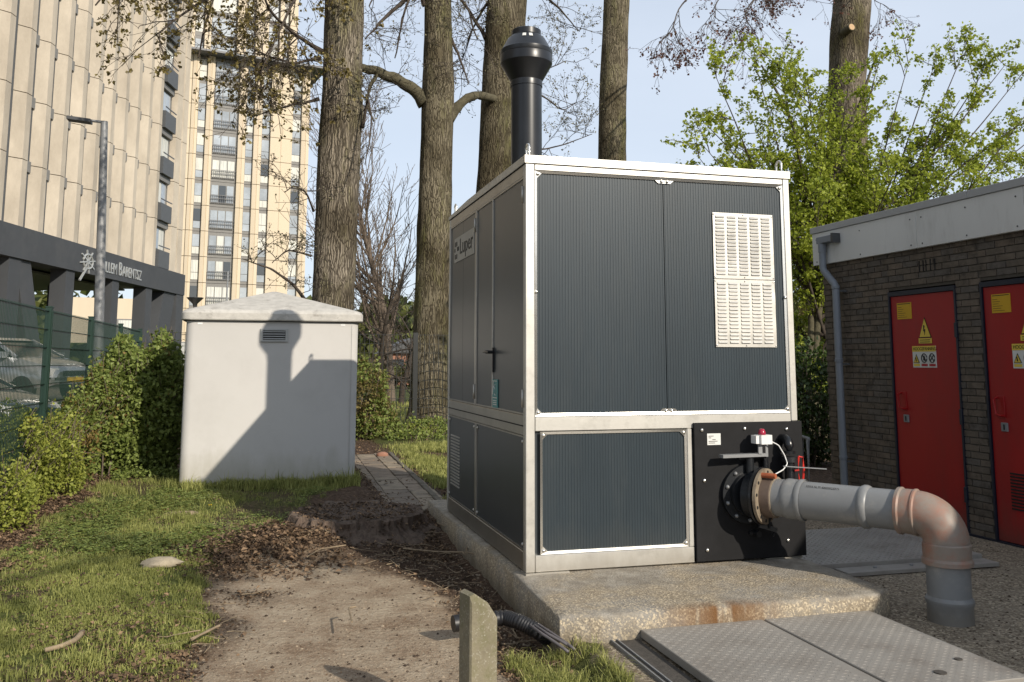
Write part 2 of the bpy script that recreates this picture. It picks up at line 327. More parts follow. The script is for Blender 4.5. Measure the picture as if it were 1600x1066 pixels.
def text_obj(name, body, size, origin, right, up, mt, parent, depth=.002, squash=1.0, align='LEFT'):
    cu = bpy.data.curves.new('t', 'FONT'); cu.body = body; cu.size = size; cu.extrude = depth; cu.align_x = align; cu.resolution_u = 3
    t = bpy.data.objects.new('t', cu); C.objects.link(t)
    bpy.context.view_layer.update(); me = bpy.data.meshes.new_from_object(t.evaluated_get(bpy.context.evaluated_depsgraph_get()))
    bpy.data.objects.remove(t); r = Vector(right).normalized(); u = Vector(up).normalized(); n = r.cross(u)
    X = Matrix((( r.x*squash, u.x, n.x, origin[0]), (r.y*squash, u.y, n.y, origin[1]), (r.z*squash, u.z, n.z, origin[2]), (0, 0, 0, 1)))
    me.transform(Matrix.Translation(-Vector(WL[parent.name])) @ X)
    me.materials.clear(); me.materials.append(M[mt]); me.name = name
    o = bpy.data.objects.new(name, me); C.objects.link(o); o.parent = parent; WL[o.name] = WL[parent.name]; return o
# smooth value noise for shapes and masks
_P = np.random.default_rng(3).random((64, 64, 64))
def vnoise(x, y, z=0, s=1.0):
    x = np.asarray(x, float)*s; y = np.asarray(y, float)*s; z = np.asarray(z, float)*s+0*x
    xi, yi, zi = np.floor(x).astype(int), np.floor(y).astype(int), np.floor(z).astype(int)
    fx, fy, fz = x-xi, y-yi, z-zi; fx, fy, fz = [t*t*(3-2*t) for t in (fx, fy, fz)]
    g = lambda a, b, c: _P[(xi+a) % 64, (yi+b) % 64, (zi+c) % 64]
    l = lambda a, b, t: a+(b-a)*t
    return l(l(l(g(0, 0, 0), g(1, 0, 0), fx), l(g(0, 1, 0), g(1, 1, 0), fx), fy), l(l(g(0, 0, 1), g(1, 0, 1), fx), l(g(0, 1, 1), g(1, 1, 1), fx), fy), fz)
def fbm(x, y, z=0, s=1.0, o=4):
    r = 0; a = .5
    for i in range(o): r = r+a*vnoise(x, y, z, s*2**i); a *= .5
    return r/(1-.5**o)
def sstep(a, b, x): t = np.clip((x-a)/(b-a), 0, 1); return t*t*(3-2*t)

# ------------------------------------------------------------------ ground
XB = (np.array([3, 4.5, 5, 5.6, 6.1, 6.8, 7.6, 8.2, 9, 9.8, 11, 11.6]), np.array([-.45, -.40, -.38, -.36, -.30, -.50, -.40, .0, .33, .5, 1.0, 1.1]))
def masks(x, y):
    nzl = fbm(x, y, 0, 2.2)-.5; n2 = fbm(x, y, 5, 7.0)-.5
    xe = x+nzl*.55+n2*.35
    # lawn on the left, then everything beyond
    g = sstep(.10, -.10, xe-np.interp(y, *XB))*sstep(-2.05, -1.75, xe+ (y-9)*-.03)*sstep(12.1, 11.5, y)
    g = g*(1-.75*sstep(.56, .68, fbm(x, y, 9, 1.6)))
    back = sstep(2.0, 2.35, xe)*sstep(9.2, 9.8, y)*sstep(6.0, 5.4, x)*sstep(.36, .52, fbm(x, y, 2, 1.4))
    far = sstep(18.8, 20.4, y+nzl)*sstep(-60, -50, x)
    leftfar = sstep(-2.5, -2.9, xe)*sstep(8, 9, y)*sstep(17.5, 16.5, y)
    tuft = sstep(5.05, 4.9, y)*sstep(1.28, 1.36, xe)*sstep(1.78, 1.66, xe)
    g = np.maximum.reduce([g, back, far, leftfar*.8, tuft*.8])
    # dusty concrete apron between the lawn and the slab
    xe2 = x+nzl*.3
    c = sstep(-.12, .38, xe2-np.interp(y, *XB)-.05+ .12*sstep(5.8, 5.0, y))*sstep(1.36, 1.18, xe2+n2*.25-sstep(6.2, 7.6, y)*-.2)*sstep(8.15, 7.6, y+nzl*1.2+1.5*np.maximum(x-.6, 0))*(.45+.55*sstep(.28, .48, fbm(x, y, 17, 1.5)+.10*sstep(7, 5, y)+.12*sstep(.2, .8, x)))
    # aggregate paving to the right
    a = sstep(1.62, 1.72, xe2-.0)*sstep(5.2, 5.0, y)+sstep(3.7, 3.8, x)*sstep(9.6, 9.3, y)
    a = np.clip(a, 0, 1)*(1-tuft)
    return g, c*(1-g)*(1-a), a
def height(x, y):
    g, c, a = masks(x, y); h = .015*(fbm(x, y, 1, 3)-.5)+.02*(fbm(x, y, 3, .7)-.5)
    soft = 1-np.clip(c+a, 0, 1)
    near = sstep(20, 14, y)
    h = h*near + soft*near*(.045*(fbm(x, y, 4, 9)-.45)+.012*(fbm(x, y, 6, 22, 2)-.5))
    pile = np.exp(-(((x-.02)/.42)**2+((y-8.0)/.62)**2)**1.3)*.13+np.exp(-(((x-.48)/.30)**2+((y-8.2)/.35)**2))*.07
    h = h+pile*(.6+.8*fbm(x, y, 8, 5))
    rise = np.exp(-(((x-1.1)/.75)**2+((y-8.9)/1.0)**2))*.05
    trough = -sstep(1.1, 1.35, x)*sstep(1.8, 1.6, x)*sstep(9.5, 8.5, y)*sstep(4.9, 5.1, y)*.03
    ap = -.075*sstep(9.0, 7.6, y)*sstep(-.9, -.1, x)*sstep(1.75, 1.66, x)+.095*sstep(9.3, 10.8, y)*sstep(15, 13, y)*sstep(1.45, 1.2, x)*sstep(-4, -2.5, x)
    return h+rise+trough+ap-.005*(a)+.62*sstep(19, 23, y)*sstep(-2.6, -4, x)*sstep(60, 45, y)
def axis(lo, hi, step, far, n):
    a = np.arange(lo, hi+1e-6, step); g = (np.linspace(0, 1, n)[1:]**2.5)
    return np.concatenate([(lo-g*(far))[::-1], a, hi+g*far])
gx = axis(-3.2, 6.6, .045, 700, 26); gy = axis(3.4, 16.5, .05, 900, 30)
GX, GY = np.meshgrid(gx, gy); H = height(GX, GY)
nx, ny = len(gx), len(gy)
gm = MB(); ii = (np.arange(ny-1)[:, None]*nx+np.arange(nx-1)[None]).ravel()
gm.add(np.stack([GX, GY, H], -1), np.stack([ii, ii+1, ii+nx+1, ii+nx], -1))
gmat = bpy.data.materials.new('ground_cover'); gmat.use_nodes = True
def ground_material(Mt):
    n = Mt.node_tree.nodes; l = Mt.node_tree.links.new; P = n['Principled BSDF']; P.inputs['Roughness'].default_value = .95; P.inputs['Specular IOR Level'].default_value = .15
    at = n.new('ShaderNodeAttribute'); at.attribute_name = 'cover'; sp = n.new('ShaderNodeSeparateColor'); l(at.outputs['Color'], sp.inputs[0])
    g = n.new('ShaderNodeNewGeometry'); pos = g.outputs['Position']
    def noise(s, d=8, r=.65):
        a = n.new('ShaderNodeTexNoise'); a.inputs['Scale'].default_value = s; a.inputs['Detail'].default_value = d; a.inputs['Roughness'].default_value = r; l(pos, a.inputs['Vector']); return a.outputs['Fac']
    def ramp(f, cols):
        r = n.new('ShaderNodeValToRGB'); e = r.color_ramp.elements
        while len(e) < len(cols): e.new(.5)
        for i, (p, c) in enumerate(cols): e[i].position = p; e[i].color = (*c, 1)
        l(f, r.inputs[0]); return r.outputs[0]
    def mixc(f, a, b):
        x = n.new('ShaderNodeMix'); x.data_type = 'RGBA'; l(f, x.inputs[0]); l(a, x.inputs[6]); l(b, x.inputs[7]); return x.outputs[2]
    def vor(s):
        v = n.new('ShaderNodeTexVoronoi'); v.inputs['Scale'].default_value = s; l(pos, v.inputs['Vector']); return v
    f1, f2, f3 = noise(28), noise(3.2), noise(90, 4)
    soil = ramp(f1, [(.32, (.035, .022, .015)), (.52, (.085, .056, .038)), (.68, (.16, .11, .075))])
    grass = ramp(f1, [(.3, (.035, .045, .010)), (.55, (.085, .10, .028)), (.72, (.13, .12, .05))])
    conc = mixc(ramp(f2, [(.36, (0, 0, 0)), (.62, (1, 1, 1))]), ramp(f1, [(.3, (.17, .115, .075)), (.7, (.28, .205, .14))]), ramp(f1, [(.3, (.31, .245, .175)), (.7, (.45, .375, .28))]))
    v = vor(170); sc = n.new('ShaderNodeSeparateColor'); l(v.outputs['Color'], sc.inputs[0])
    sand = mixc(ramp(sc.outputs[0], [(.86, (0, 0, 0)), (.99, (.8, .8, .8))]), conc, ramp(f3, [(.3, (.42, .36, .27)), (.7, (.5, .44, .33))]))
    v2 = vor(75); s2 = n.new('ShaderNodeSeparateColor'); l(v2.outputs['Color'], s2.inputs[0])
    agg = ramp(s2.outputs[0], [(.0, (.10, .08, .06)), (.45, (.21, .17, .125)), (.8, (.34, .285, .205)), (1, (.5, .43, .33))])
    agg2 = mixc(ramp(f2, [(.40, (0, 0, 0)), (.7, (.75, .75, .75))]), agg, ramp(f1, [(.3, (.21, .18, .135)), (.7, (.30, .255, .195))]))
    out = mixc(sp.outputs[0], soil, grass)
    out = mixc(sp.outputs[1], out, sand); out = mixc(sp.outputs[2], out, agg2)
    l(out, P.inputs['Base Color'])
    b = n.new('ShaderNodeBump'); b.inputs['Strength'].default_value = .8; b.inputs['Distance'].default_value = .02; l(f1, b.inputs['Height'])
    b2 = n.new('ShaderNodeBump'); b2.inputs['Strength'].default_value = .5; b2.inputs['Distance'].default_value = .006; l(v2.outputs['Distance'], b2.inputs['Height']); l(b.outputs[0], b2.inputs['Normal'])
    l(b2.outputs[0], P.inputs['Normal'])
ground_material(gmat)
ground = struct(gm, 'ground', gmat, smooth=True)
g_, c_, a_ = masks(GX, GY)
# car park beyond the left fence
park = sstep(16.5, 17.2, GY)*sstep(-2.6, -3.0, GX)*sstep(46, 44, GY)
a_ = np.maximum(a_, park); c_ = c_*(1-park)
col = np.stack([g_, c_, a_, np.ones_like(g_)], -1).reshape(-1, 4).astype(np.float32)
at = ground.data.color_attributes.new('cover', 'FLOAT_COLOR', 'POINT'); at.data.foreach_set('color', col.ravel())

# ------------------------------------------------------------------ blades, litter, leaf cards
def cards(mb, P, D, N, size, rng, wid=.55, fold=.25, tone=None):
    """leaf = kite of two triangles folded on the midrib; D leaf direction, N up"""
    n = len(P); D = D/np.linalg.norm(D, axis=1)[:, None]; X = np.cross(D, N); X /= np.linalg.norm(X, axis=1)[:, None]+1e-9; Nn = np.cross(X, D)
    s = np.asarray(size).reshape(-1, 1)*np.ones((n, 1)); w = s*wid/2
    a = P; b = P+D*s*.45+X*w+Nn*w*fold; c = P+D*s; d = P+D*s*.45-X*w+Nn*w*fold
    V = np.stack([a, b, c, d], 1).reshape(-1, 3); i = np.arange(n)[:, None]*4
    F = np.concatenate([i+np.array([[0, 1, 2]]), i+np.array([[0, 2, 3]])])
    t = rng.random(n) if tone is None else tone
    mb.add(V, F, np.repeat(t, 4))
def blades(mb, P, h, rng, w=.004, lean=.5, tone=None):
    n = len(P); a = rng.random(n)*2*math.pi; b = rng.random(n)*2*math.pi; L_ = rng.random(n)*lean
    h = np.asarray(h)*np.ones(n); X = np.stack([np.cos(a), np.sin(a), 0*a], 1); D = np.stack([np.cos(b), np.sin(b), 0*b], 1)
    up = np.array([0, 0, 1.]); w = np.asarray(w)*np.ones(n)
    m1 = P+D*(h*L_*.35)[:, None]+up*(h*.6)[:, None]; t1 = P+D*(h*L_)[:, None]+up*(h*(1-.4*L_))[:, None]
    V = np.stack([P-X*w[:, None], P+X*w[:, None], m1+X*w[:, None]*.7, m1-X*w[:, None]*.7, t1], 1).reshape(-1, 3); i = np.arange(n)[:, None]*5
    mb.add(V, i+np.array([[0, 1, 2, 3]]), np.repeat(rng.random(n) if tone is None else tone, 5)); mb.f.append(mb.n-5*n+i+np.array([[3, 2, 4]]))
def sample(n, x0, x1, y0, y1, rng, pw=2.0):
    """more samples near the camera"""
    u = rng.random(n); y = ((y0**(1-pw)) + u*((y1**(1-pw))-(y0**(1-pw))))**(1/(1-pw)); x = x0+(x1-x0)*rng.random(n); return x, y
r = np.random.default_rng(11)
x, y = sample(420000, -3.2, 1.4, 4.2, 12.2, r, 1.6)
g, c, a = masks(x, y); k = r.random(len(x)) < g**1.3*(.15+1.1*sstep(.38, .62, fbm(x, y, 12, 3.5))); x, y = x[k], y[k]
tall = sstep(10.6, 11.3, y)*.06+.035+.05*sstep(.5, .75, fbm(x, y, 21, 2.6))
hh = tall*(.5+.9*r.random(len(x)))
P = np.stack([x, y, height(x, y)-.004], 1)
tn = np.clip(.15+.55*r.random(len(x))+.5*(fbm(x, y, 31, 1.5)-.5), 0, 1)
gb = MB(); blades(gb, P, hh, r, .0032, .9, tn)
# tufts: by the slab corner, by the kiosk foot, between kerb and cabinet
x, y = sample(16000, 1.22, 1.78, 4.0, 5.3, r); g, c, a = masks(x, y); k = r.random(len(x)) < g*sstep(.45, .6, fbm(x, y, 3, 6)); x, y = x[k], y[k]
blades(gb, np.stack([x, y, height(x, y)], 1), .03+.09*r.random(len(x))**2, r, .0020, 1.6)
x, y = sample(60000, 1.95, 5.2, 9.2, 17, r); g, c, a = masks(x, y); k = r.random(len(x)) < g; x, y = x[k], y[k]
blades(gb, np.stack([x, y, height(x, y)], 1), .06+.12*r.random(len(x))*fbm(x, y, 2, 2), r, .005, .8)
x = r.uniform(-.85, 1.15, 5000); y = 11.07-abs(r.normal(0, .10, 5000))
blades(gb, np.stack([x, y, height(x, y)], 1), (.06+.16*r.random(5000)*fbm(x, y, 40, 4))*(1+.6*(r.random(5000) < .05)), r, .0045, .7)
x = r.uniform(-40, 12, 60000); y = r.uniform(19.3, 34, 60000)
blades(gb, np.stack([x, y, 0*x], 1), .08+.08*r.random(60000), r, .012, .6)
o = gb.build('grass', 'grass', kind='stuff'); o['label'] = 'green grass growing on the lawn and along the edges'
# clover-like low leaves in the lawn
x, y = sample(26000, -1.9, 1.2, 7.5, 11.6, r); g, c, a = masks(x, y); k = r.random(len(x)) < g*sstep(.45, .6, fbm(x, y, 51, 1.2)); x, y = x[k], y[k]
cb = MB(); n = len(x); an = r.random(n)*6.28
cards(cb, np.stack([x, y, height(x, y)+.02+.03*r.random(n)], 1), np.stack([np.cos(an), np.sin(an), .2+0*an], 1), np.tile([0, 0, 1.], (n, 1)), .022+.015*r.random(n), r, .9)
cb.build('clover_patch', 'leaf_hedge', kind='stuff')['label'] = 'low broad-leaved weeds in the lawn'
# dead leaves and bark crumbs
lb = MB()
def litter(n, x0, x1, y0, y1, fn, s0=.02, s1=.05, up=.02, pw=2.0):
    x, y = sample(n, x0, x1, y0, y1, r, pw); k = r.random(n) < fn(x, y); x, y = x[k], y[k]; n = len(x); an = r.random(n)*6.28
    N = np.stack([r.normal(0, .5, n), r.normal(0, .5, n), 1+0*an], 1)
    cards(lb, np.stack([x, y, height(x, y)+up*r.random(n)], 1), np.stack([np.cos(an), np.sin(an), r.normal(0, .35, n)], 1), N, s0+(s1-s0)*r.random(n)**2, r, .75, .5, r.random(n)**1.6)
soilf = lambda x, y: (1-masks(x, y)[0]*.93)*(1-masks(x, y)[1])*(1-masks(x, y)[2])
litter(60000, -.9, 1.6, 4.4, 9.6, lambda x, y: soilf(x, y)*(.15+1.2*sstep(.45, .6, fbm(x, y, 61, 1.7))), .012, .042)
litter(11000, -.55, .72, 7.1, 8.8, lambda x, y: np.exp(-(((x-.05)/.45)**2+((y-8)/.6)**2)), .015, .06, .05)
litter(30000, -3.3, -1.5, 7.5, 13, lambda x, y: soilf(x, y), .02, .05)
litter(14000, -1.8, .6, 4.4, 11, lambda x, y: masks(x, y)[0]*(.15+.9*sstep(.5, .65, fbm(x, y, 14, 1.3))), .012, .035, .04)
litter(1500, -.2, 1.3, 4.3, 8, lambda x, y: masks(x, y)[1]*.35, .006, .02, .003)
litter(16000, 1.2, 5.5, 8.6, 19, lambda x, y: soilf(x, y)*.8, .02, .055)
litter(900, 1.0, 2.2, 9.6, 15, lambda x, y: 0*x+sstep(.5, .6, fbm(x, y, 8, 2)), .02, .05, .03)
lb.build('leaf_litter', 'litter', kind='stuff')['label'] = 'dead brown leaves and bark crumbs on the bare soil'
# crumbs of soil, grit and small stones
cbm = MB(); x, y = sample(42000, -.7, 1.66, 4.2, 9.4, r); g, c, a = masks(x, y); k = r.random(len(x)) < (1-g)*(1-a)*(.12+.88*(1-c)); x, y = x[k], y[k]
x2, y2 = sample(9000, 1.7, 6.2, 3.6, 9, r); x = np.concatenate([x, x2]); y = np.concatenate([y, y2]); k = ~((x > 1.66) & (x < 3.84) & (y > 4.88) & (y < 9.35)) & ~((x > 1.9) & (x < 3.62) & (y < 4.97)); x, y = x[k], y[k]
n = len(x); sz = (.0025+.012*r.random(n)**4)[:, None]; c0 = np.stack([x, y, height(x, y)], 1); O6 = np.array([[1, 0, 0], [0, 1, 0], [-1, 0, 0], [0, -1, 0], [0, 0, .7], [0, 0, -.5]], float)
V = c0[:, None]+O6[None]*sz[:, None]*r.uniform(.6, 1.3, (n, 6, 1)); cbm.add(V.reshape(-1, 3), np.arange(n)[:, None]*6+np.array([[0, 1, 4]]), np.repeat(r.random(n)**2, 6))
for tri_ in ([1, 2, 4], [2, 3, 4], [3, 0, 4]): cbm.f.append(np.arange(n)[:, None]*6+np.array([tri_]))
cbm.build('grit', 'grit', kind='stuff')['label'] = 'loose crumbs of soil and small stones on the bare ground'
# thin roots and twigs on the soil
tb = MB()
for i in range(420):
    x = r.uniform(-.5, 1.62); y = r.uniform(4.6, 9.4)
    if soilf(np.array([x]), np.array([y]))[0] < r.random()*.9: continue
    L_ = r.uniform(.06, .32); an = r.uniform(0, 6.28); n = 6; t = np.linspace(0, 1, n)
    px = x+math.cos(an)*L_*t+np.cumsum(r.normal(0, .01, n)); py = y+math.sin(an)*L_*t+np.cumsum(r.normal(0, .01, n))
    tb.tube(np.stack([px, py, height(px, py)+.012+.02*r.random()], 1), np.linspace(.004, .0015, n)*r.uniform(.5, 1.3), 4)
for pts in ([(683, 817), (700, 825), (722, 829), (731, 850), (727, 868), (722, 862)], [(630, 857), (680, 862), (727, 863), (760, 868)], [(480, 870), (500, 858), (540, 852)], [(300, 1000), (325, 985), (343, 978)], [(550, 972), (545, 950), (556, 948)]):
    Pn = np.array([pZ(a, b, .03) for a, b in pts]); tt = np.linspace(0, len(Pn)-1, 18)
    Q = np.stack([np.interp(tt, np.arange(len(Pn)), Pn[:, k]) for k in range(3)], 1); tb.tube(Q, .006, 5)
tb.build('twig_scatter', 'stick', kind='stuff')['label'] = 'thin dry twigs and roots lying on the bare soil'

# ------------------------------------------------------------------ path, kerb, slab
path = thing('path', (1.5, 9.6, 0), '', ''); del path['label']; del path['category']; path['kind'] = 'structure'
pb = MB(); pb.box(1.0, 2.08, 9.55, 15.4, -.05, .012); pb.build('path_bed', 'soilclod', path)
pav_mats = [mat('paver_%s' % k, c, .9, 0, .2, 12, col2=(.07, .06, .045), c2lo=.5, c2hi=.75, s2=5, bump=.3, bscale=60, bdist=.004) for k, c in (('a', (.22, .175, .13)), ('b', (.18, .145, .11)), ('c', (.25, .205, .15)))]
pav = []
for mt in pav_mats:
    q = MB(); q.box(-.146, .146, -.146, .146, -.02, .02, bev=.006); pav.append(q.mesh('paver', mt))
for i in range(3):
    for j in range(19):
        yy = 9.75+j*.30+(.15 if i % 2 else 0)
        if yy > 15.2: continue
        xx = 1.24+i*.30+(yy-9.7)*.022
        place('paver', pav[(i*7+j*3+j//4) % 3], path, (xx, yy, .018+random.uniform(-.006, .006)), None, (random.uniform(-.015, .015), random.uniform(-.015, .015), -.02+random.uniform(-.01, .01)))
for xx, yy, rz in ((1.62, 9.42, .35), (1.42, 9.25, -.2)):
    place('paver', pav[2], path, (xx, yy, .03), (.6, .5, 1), (.06, -.05, rz))
kb = MB(); kb.box(-.035, .035, -.49, .49, -.06, .055, bev=.008); km = kb.mesh('kerb_stone', 'kerb')
for j in range(6):
    yy = 9.75+j; place('kerb_stone', km, path, (1.88+(yy-9.2)*.034, yy, .0), None, (random.uniform(-.01, .01), 0, -.034))

slab = MB()
xs = np.concatenate([[1.672, 1.674, 1.680], np.linspace(1.70, 3.78, 70), [3.812, 3.820, 3.822]]); ys = np.concatenate([[4.90, 4.902, 4.910], np.linspace(4.94, 9.3, 130), [9.33, 9.336, 9.338]])
SX, SY = np.meshgrid(xs, ys)
ex = np.minimum(SX-xs[0], xs[-1]-SX); ey = np.minimum(SY-ys[0], ys[-1]-SY); ed = np.minimum(ex, ey)
SZ = .15-.012*sstep(.012, 0, ed)-.006*sstep(.10, 0, ed)+.006*(fbm(SX, SY, 0, 9)-.5); SZ = np.where((ex <= 1e-6) | (ey <= 1e-6), -.15, SZ)
chip = .018*sstep(.55, .75, fbm(SX, SY, 4, 6))*sstep(.03, 0, ed)
SZ = np.where(SZ > 0, SZ-chip, SZ); front = .014*(fbm(SX, SY*0, 3, 3)-.5)
SY2 = SY+np.where(SY < 5.0, front, 0)+.05*sstep(1.95, 1.67, SX)*sstep(5.2, 4.95, SY)+.09*sstep(3.66, 3.81, SX)*sstep(5.2, 4.95, SY)
SX2 = SX+np.where(SX < 1.7, .012*(fbm(SY, SX*0, 7, 2.5)-.5)-.035*sstep(6.5, 4.9, SY), 0)
nx2 = len(xs); ii = (np.arange(len(ys)-1)[:, None]*nx2+np.arange(nx2-1)[None]).ravel()
slab.add(np.stack([SX2, SY2, SZ], -1), np.stack([ii, ii+1, ii+nx2+1, ii+nx2], -1))
def slab_material():
    Mt = M['slab']; n = Mt.node_tree.nodes; l = Mt.node_tree.links.new; P = n['Principled BSDF']
    src = P.inputs['Base Color'].links[0].from_socket; g = n.new('ShaderNodeNewGeometry'); s = n.new('ShaderNodeSeparateXYZ'); l(g.outputs['Position'], s.inputs[0])
    # trowelled patch on top
    top = n.new('ShaderNodeMapRange'); top.inputs[1].default_value = .115; top.inputs[2].default_value = .14; l(s.outputs[2], top.inputs[0])
    w = n.new('ShaderNodeTexNoise'); w.inputs['Scale'].default_value = 1.7; w.inputs['Detail'].default_value = 6; l(g.outputs['Position'], w.inputs['Vector'])
    wr = n.new('ShaderNodeMapRange'); wr.inputs[1].default_value = .42; wr.inputs[2].default_value = .52; wr.inputs[4].default_value = .85; l(w.outputs['Fac'], wr.inputs[0])
    mu = n.new('ShaderNodeMath'); mu.operation = 'MULTIPLY'; l(top.outputs[0], mu.inputs[0]); l(wr.outputs[0], mu.inputs[1])
    f = n.new('ShaderNodeTexNoise'); f.inputs['Scale'].default_value = 11; f.inputs['Detail'].default_value = 9; l(g.outputs['Position'], f.inputs['Vector'])
    r_ = n.new('ShaderNodeValToRGB'); r_.color_ramp.elements[0].position = .35; r_.color_ramp.elements[1].position = .68; r_.color_ramp.elements[0].color = (.21, .185, .15, 1); r_.color_ramp.elements[1].color = (.36, .33, .28, 1); l(f.outputs['Fac'], r_.inputs[0])
    x = n.new('ShaderNodeMix'); x.data_type = 'RGBA'; l(mu.outputs[0], x.inputs[0]); l(src, x.inputs[6]); l(r_.outputs[0], x.inputs[7])
    # rust stain running over the front edge
    d = n.new('ShaderNodeMath'); d.operation = 'SUBTRACT'; d.inputs[1].default_value = 2.62; l(s.outputs[0], d.inputs[0])
    mp = n.new('ShaderNodeMapping'); mp.inputs[3].default_value = (7, 1, .8); l(g.outputs['Position'], mp.inputs[0])
    q = n.new('ShaderNodeTexNoise'); q.inputs['Scale'].default_value = 1.6; q.inputs['Detail'].default_value = 5; l(mp.outputs[0], q.inputs['Vector'])
    ab = n.new('ShaderNodeMath'); ab.operation = 'ABSOLUTE'; l(d.outputs[0], ab.inputs[0])
    m1 = n.new('ShaderNodeMapRange'); m1.inputs[1].default_value = .45; m1.inputs[2].default_value = .05; l(ab.outputs[0], m1.inputs[0])
    m2 = n.new('ShaderNodeMapRange'); m2.inputs[1].default_value = .34; m2.inputs[2].default_value = .48; l(q.outputs['Fac'], m2.inputs[0])
    m3 = n.new('ShaderNodeMapRange'); m3.inputs[1].default_value = 5.02; m3.inputs[2].default_value = 4.90; m3.inputs[4].default_value = 1.0; l(s.outputs[1], m3.inputs[0])
    a1 = n.new('ShaderNodeMath'); a1.operation = 'MULTIPLY'; l(m1.outputs[0], a1.inputs[0]); l(m2.outputs[0], a1.inputs[1])
    a2 = n.new('ShaderNodeMath'); a2.operation = 'MULTIPLY'; l(a1.outputs[0], a2.inputs[0]); l(m3.outputs[0], a2.inputs[1])
    y_ = n.new('ShaderNodeMix'); y_.data_type = 'RGBA'; y_.inputs[7].default_value = (.14, .062, .016, 1); l(a2.outputs[0], y_.inputs[0]); l(x.outputs[2], y_.inputs[6]); l(y_.outputs[2], P.inputs['Base Color'])
slab_material()
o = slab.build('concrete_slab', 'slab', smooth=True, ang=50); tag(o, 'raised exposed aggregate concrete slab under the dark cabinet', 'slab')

# ------------------------------------------------------------------ the equipment cabinet
X0, Y0, X1, Y1, ZB, ZT = 1.7235, 5.916, 3.812, 8.605, .16, 2.934
cab = thing('equipment_cabinet', (X0, Y0, .15), 'dark slate ribbed equipment cabinet in a stainless frame with black flue', 'cabinet')
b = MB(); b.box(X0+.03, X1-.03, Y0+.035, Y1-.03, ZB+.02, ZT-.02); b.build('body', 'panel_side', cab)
def fr(*a, mt='steel', name='frame_rail', bev=.004):
    q = MB(); q.box(*a, bev=bev); return q.build(name, mt, cab)
T = .06
fr(X0, X0+.065, Y0, Y0+T, ZB, ZT, name='corner_post'); fr(X1-.052, X1, Y0, Y0+T, 1.122, ZT, name='corner_post')
fr(X0, X0+T, Y1-.05, Y1, ZB, ZT, name='corner_post'); fr(X1-T, X1, Y1-T, Y1, ZB, ZT, name='corner_post')
fr(X1-.052, X1, Y0+.002, Y0+T, ZB, 1.118, name='corner_post')
fr(X0+.067, X1-.054, Y0+.002, Y0+T, 2.888, ZT-.001); fr(X0+.067, X1-.054, Y0+.002, Y0+T, 1.082, 1.179); fr(X0+.067, 2.956, Y0+.002, Y0+T, ZB, .268)
fr(2.918, 2.957, Y0+.003, Y0+T, .27, 1.08, name='divider_post')
# left face rails
fr(X0+.002, X0+T, Y0+T+.002, Y1-.052, 2.852, ZT-.001, mt='steel_shade'); fr(X0+.002, X0+T, Y0+T+.002, Y1-.052, 1.05, 1.186, mt='steel_shade'); fr(X0+.002, X0+T, Y0+T+.002, Y1-.052, ZB, .285, mt='steel_shade')
fr(X0+.003, X0+T, 7.41, 7.455, .287, 1.048, name='divider_post', mt='steel_shade'); fr(X0+.003, X0+T, 7.44, 7.485, 1.188, 2.85, name='divider_post', mt='steel_shade')
q = MB(); q.box(X0-.006, X0+.004, Y0+T, Y1-.06, 1.112, 1.118); q.build('rail_seam', 'dark', cab)
# feet and base plate
q = MB(); q.box(X0-.004, X0+.30, Y0-.018, Y0+.10, .146, .158); q.build('foot_plate', 'steel', cab)
q = MB(); q.box(X1-.3, X1, Y0+.0, Y0+.10, .146, .158); q.build('foot_plate', 'steel', cab)
q = MB(); q.box(X0+.05, X1-.05, Y0+.06, Y1-.05, .13, .165); q.build('base_void', 'dark', cab)
# lid
lid = MB()
lid.add([(X0-.008, Y0-.008, ZT+.002), (X1+.008, Y0-.008, ZT+.002), (X1+.008, Y1+.008, ZT+.002), (X0-.008, Y1+.008, ZT+.002),
         (X0-.008, Y0-.008, 2.992), (X1+.008, Y0-.008, 2.992), (X1+.008, Y1+.008, 2.965), (X0-.008, Y1+.008, 2.965),
         (X0-.008, 7.75, 2.992), (X1+.008, 7.75, 2.992)], [np.array([[3, 2, 1, 0], [4, 5, 9, 8], [8, 9, 6, 7], [0, 1, 5, 4], [2, 3, 7, 6]])])
lid.f.append(np.array([[3, 0, 4, 8, 7]])); lid.f.append(np.array([[1, 2, 6, 9, 5]]))
lid.build('lid', 'steel', cab)
q = MB(); q.box(X0-.004, X1+.004, Y0-.004, Y1+.004, ZT-.003, ZT+.004); q.build('lid_seam', 'dark', cab)
lug = MB(); a = np.linspace(0, math.pi, 12)
for (cx, cy) in ((X0+.03, Y0+.05), (X1-.05, Y0+.05), (X0+.04, Y1-.10), (X1-.05, Y1-.1)):
    lg = MB(); pts = [(cx, cy-.035, 2.94)]+[(cx, cy-.035*math.cos(t), 3.045+.035*math.sin(t)) for t in a]+[(cx, cy+.035, 2.94)]
    lg.tube(pts, .0095, 8); lg.build('lifting_lug', 'steel_bright', cab, smooth=True)
bolt = MB(); bolt.lathe([(.012, 0), (.012, .004), (.009, .009), (.004, .011)], (0, 0, 0), (0, -1, 0), 12); boltm = bolt.mesh('bolt', 'steel_bright', smooth=True)
boltl = MB(); boltl.lathe([(.012, 0), (.012, .004), (.009, .009), (.004, .011)], (0, 0, 0), (-1, 0, 0), 12); boltlm = boltl.mesh('bolt', 'steel', smooth=True)
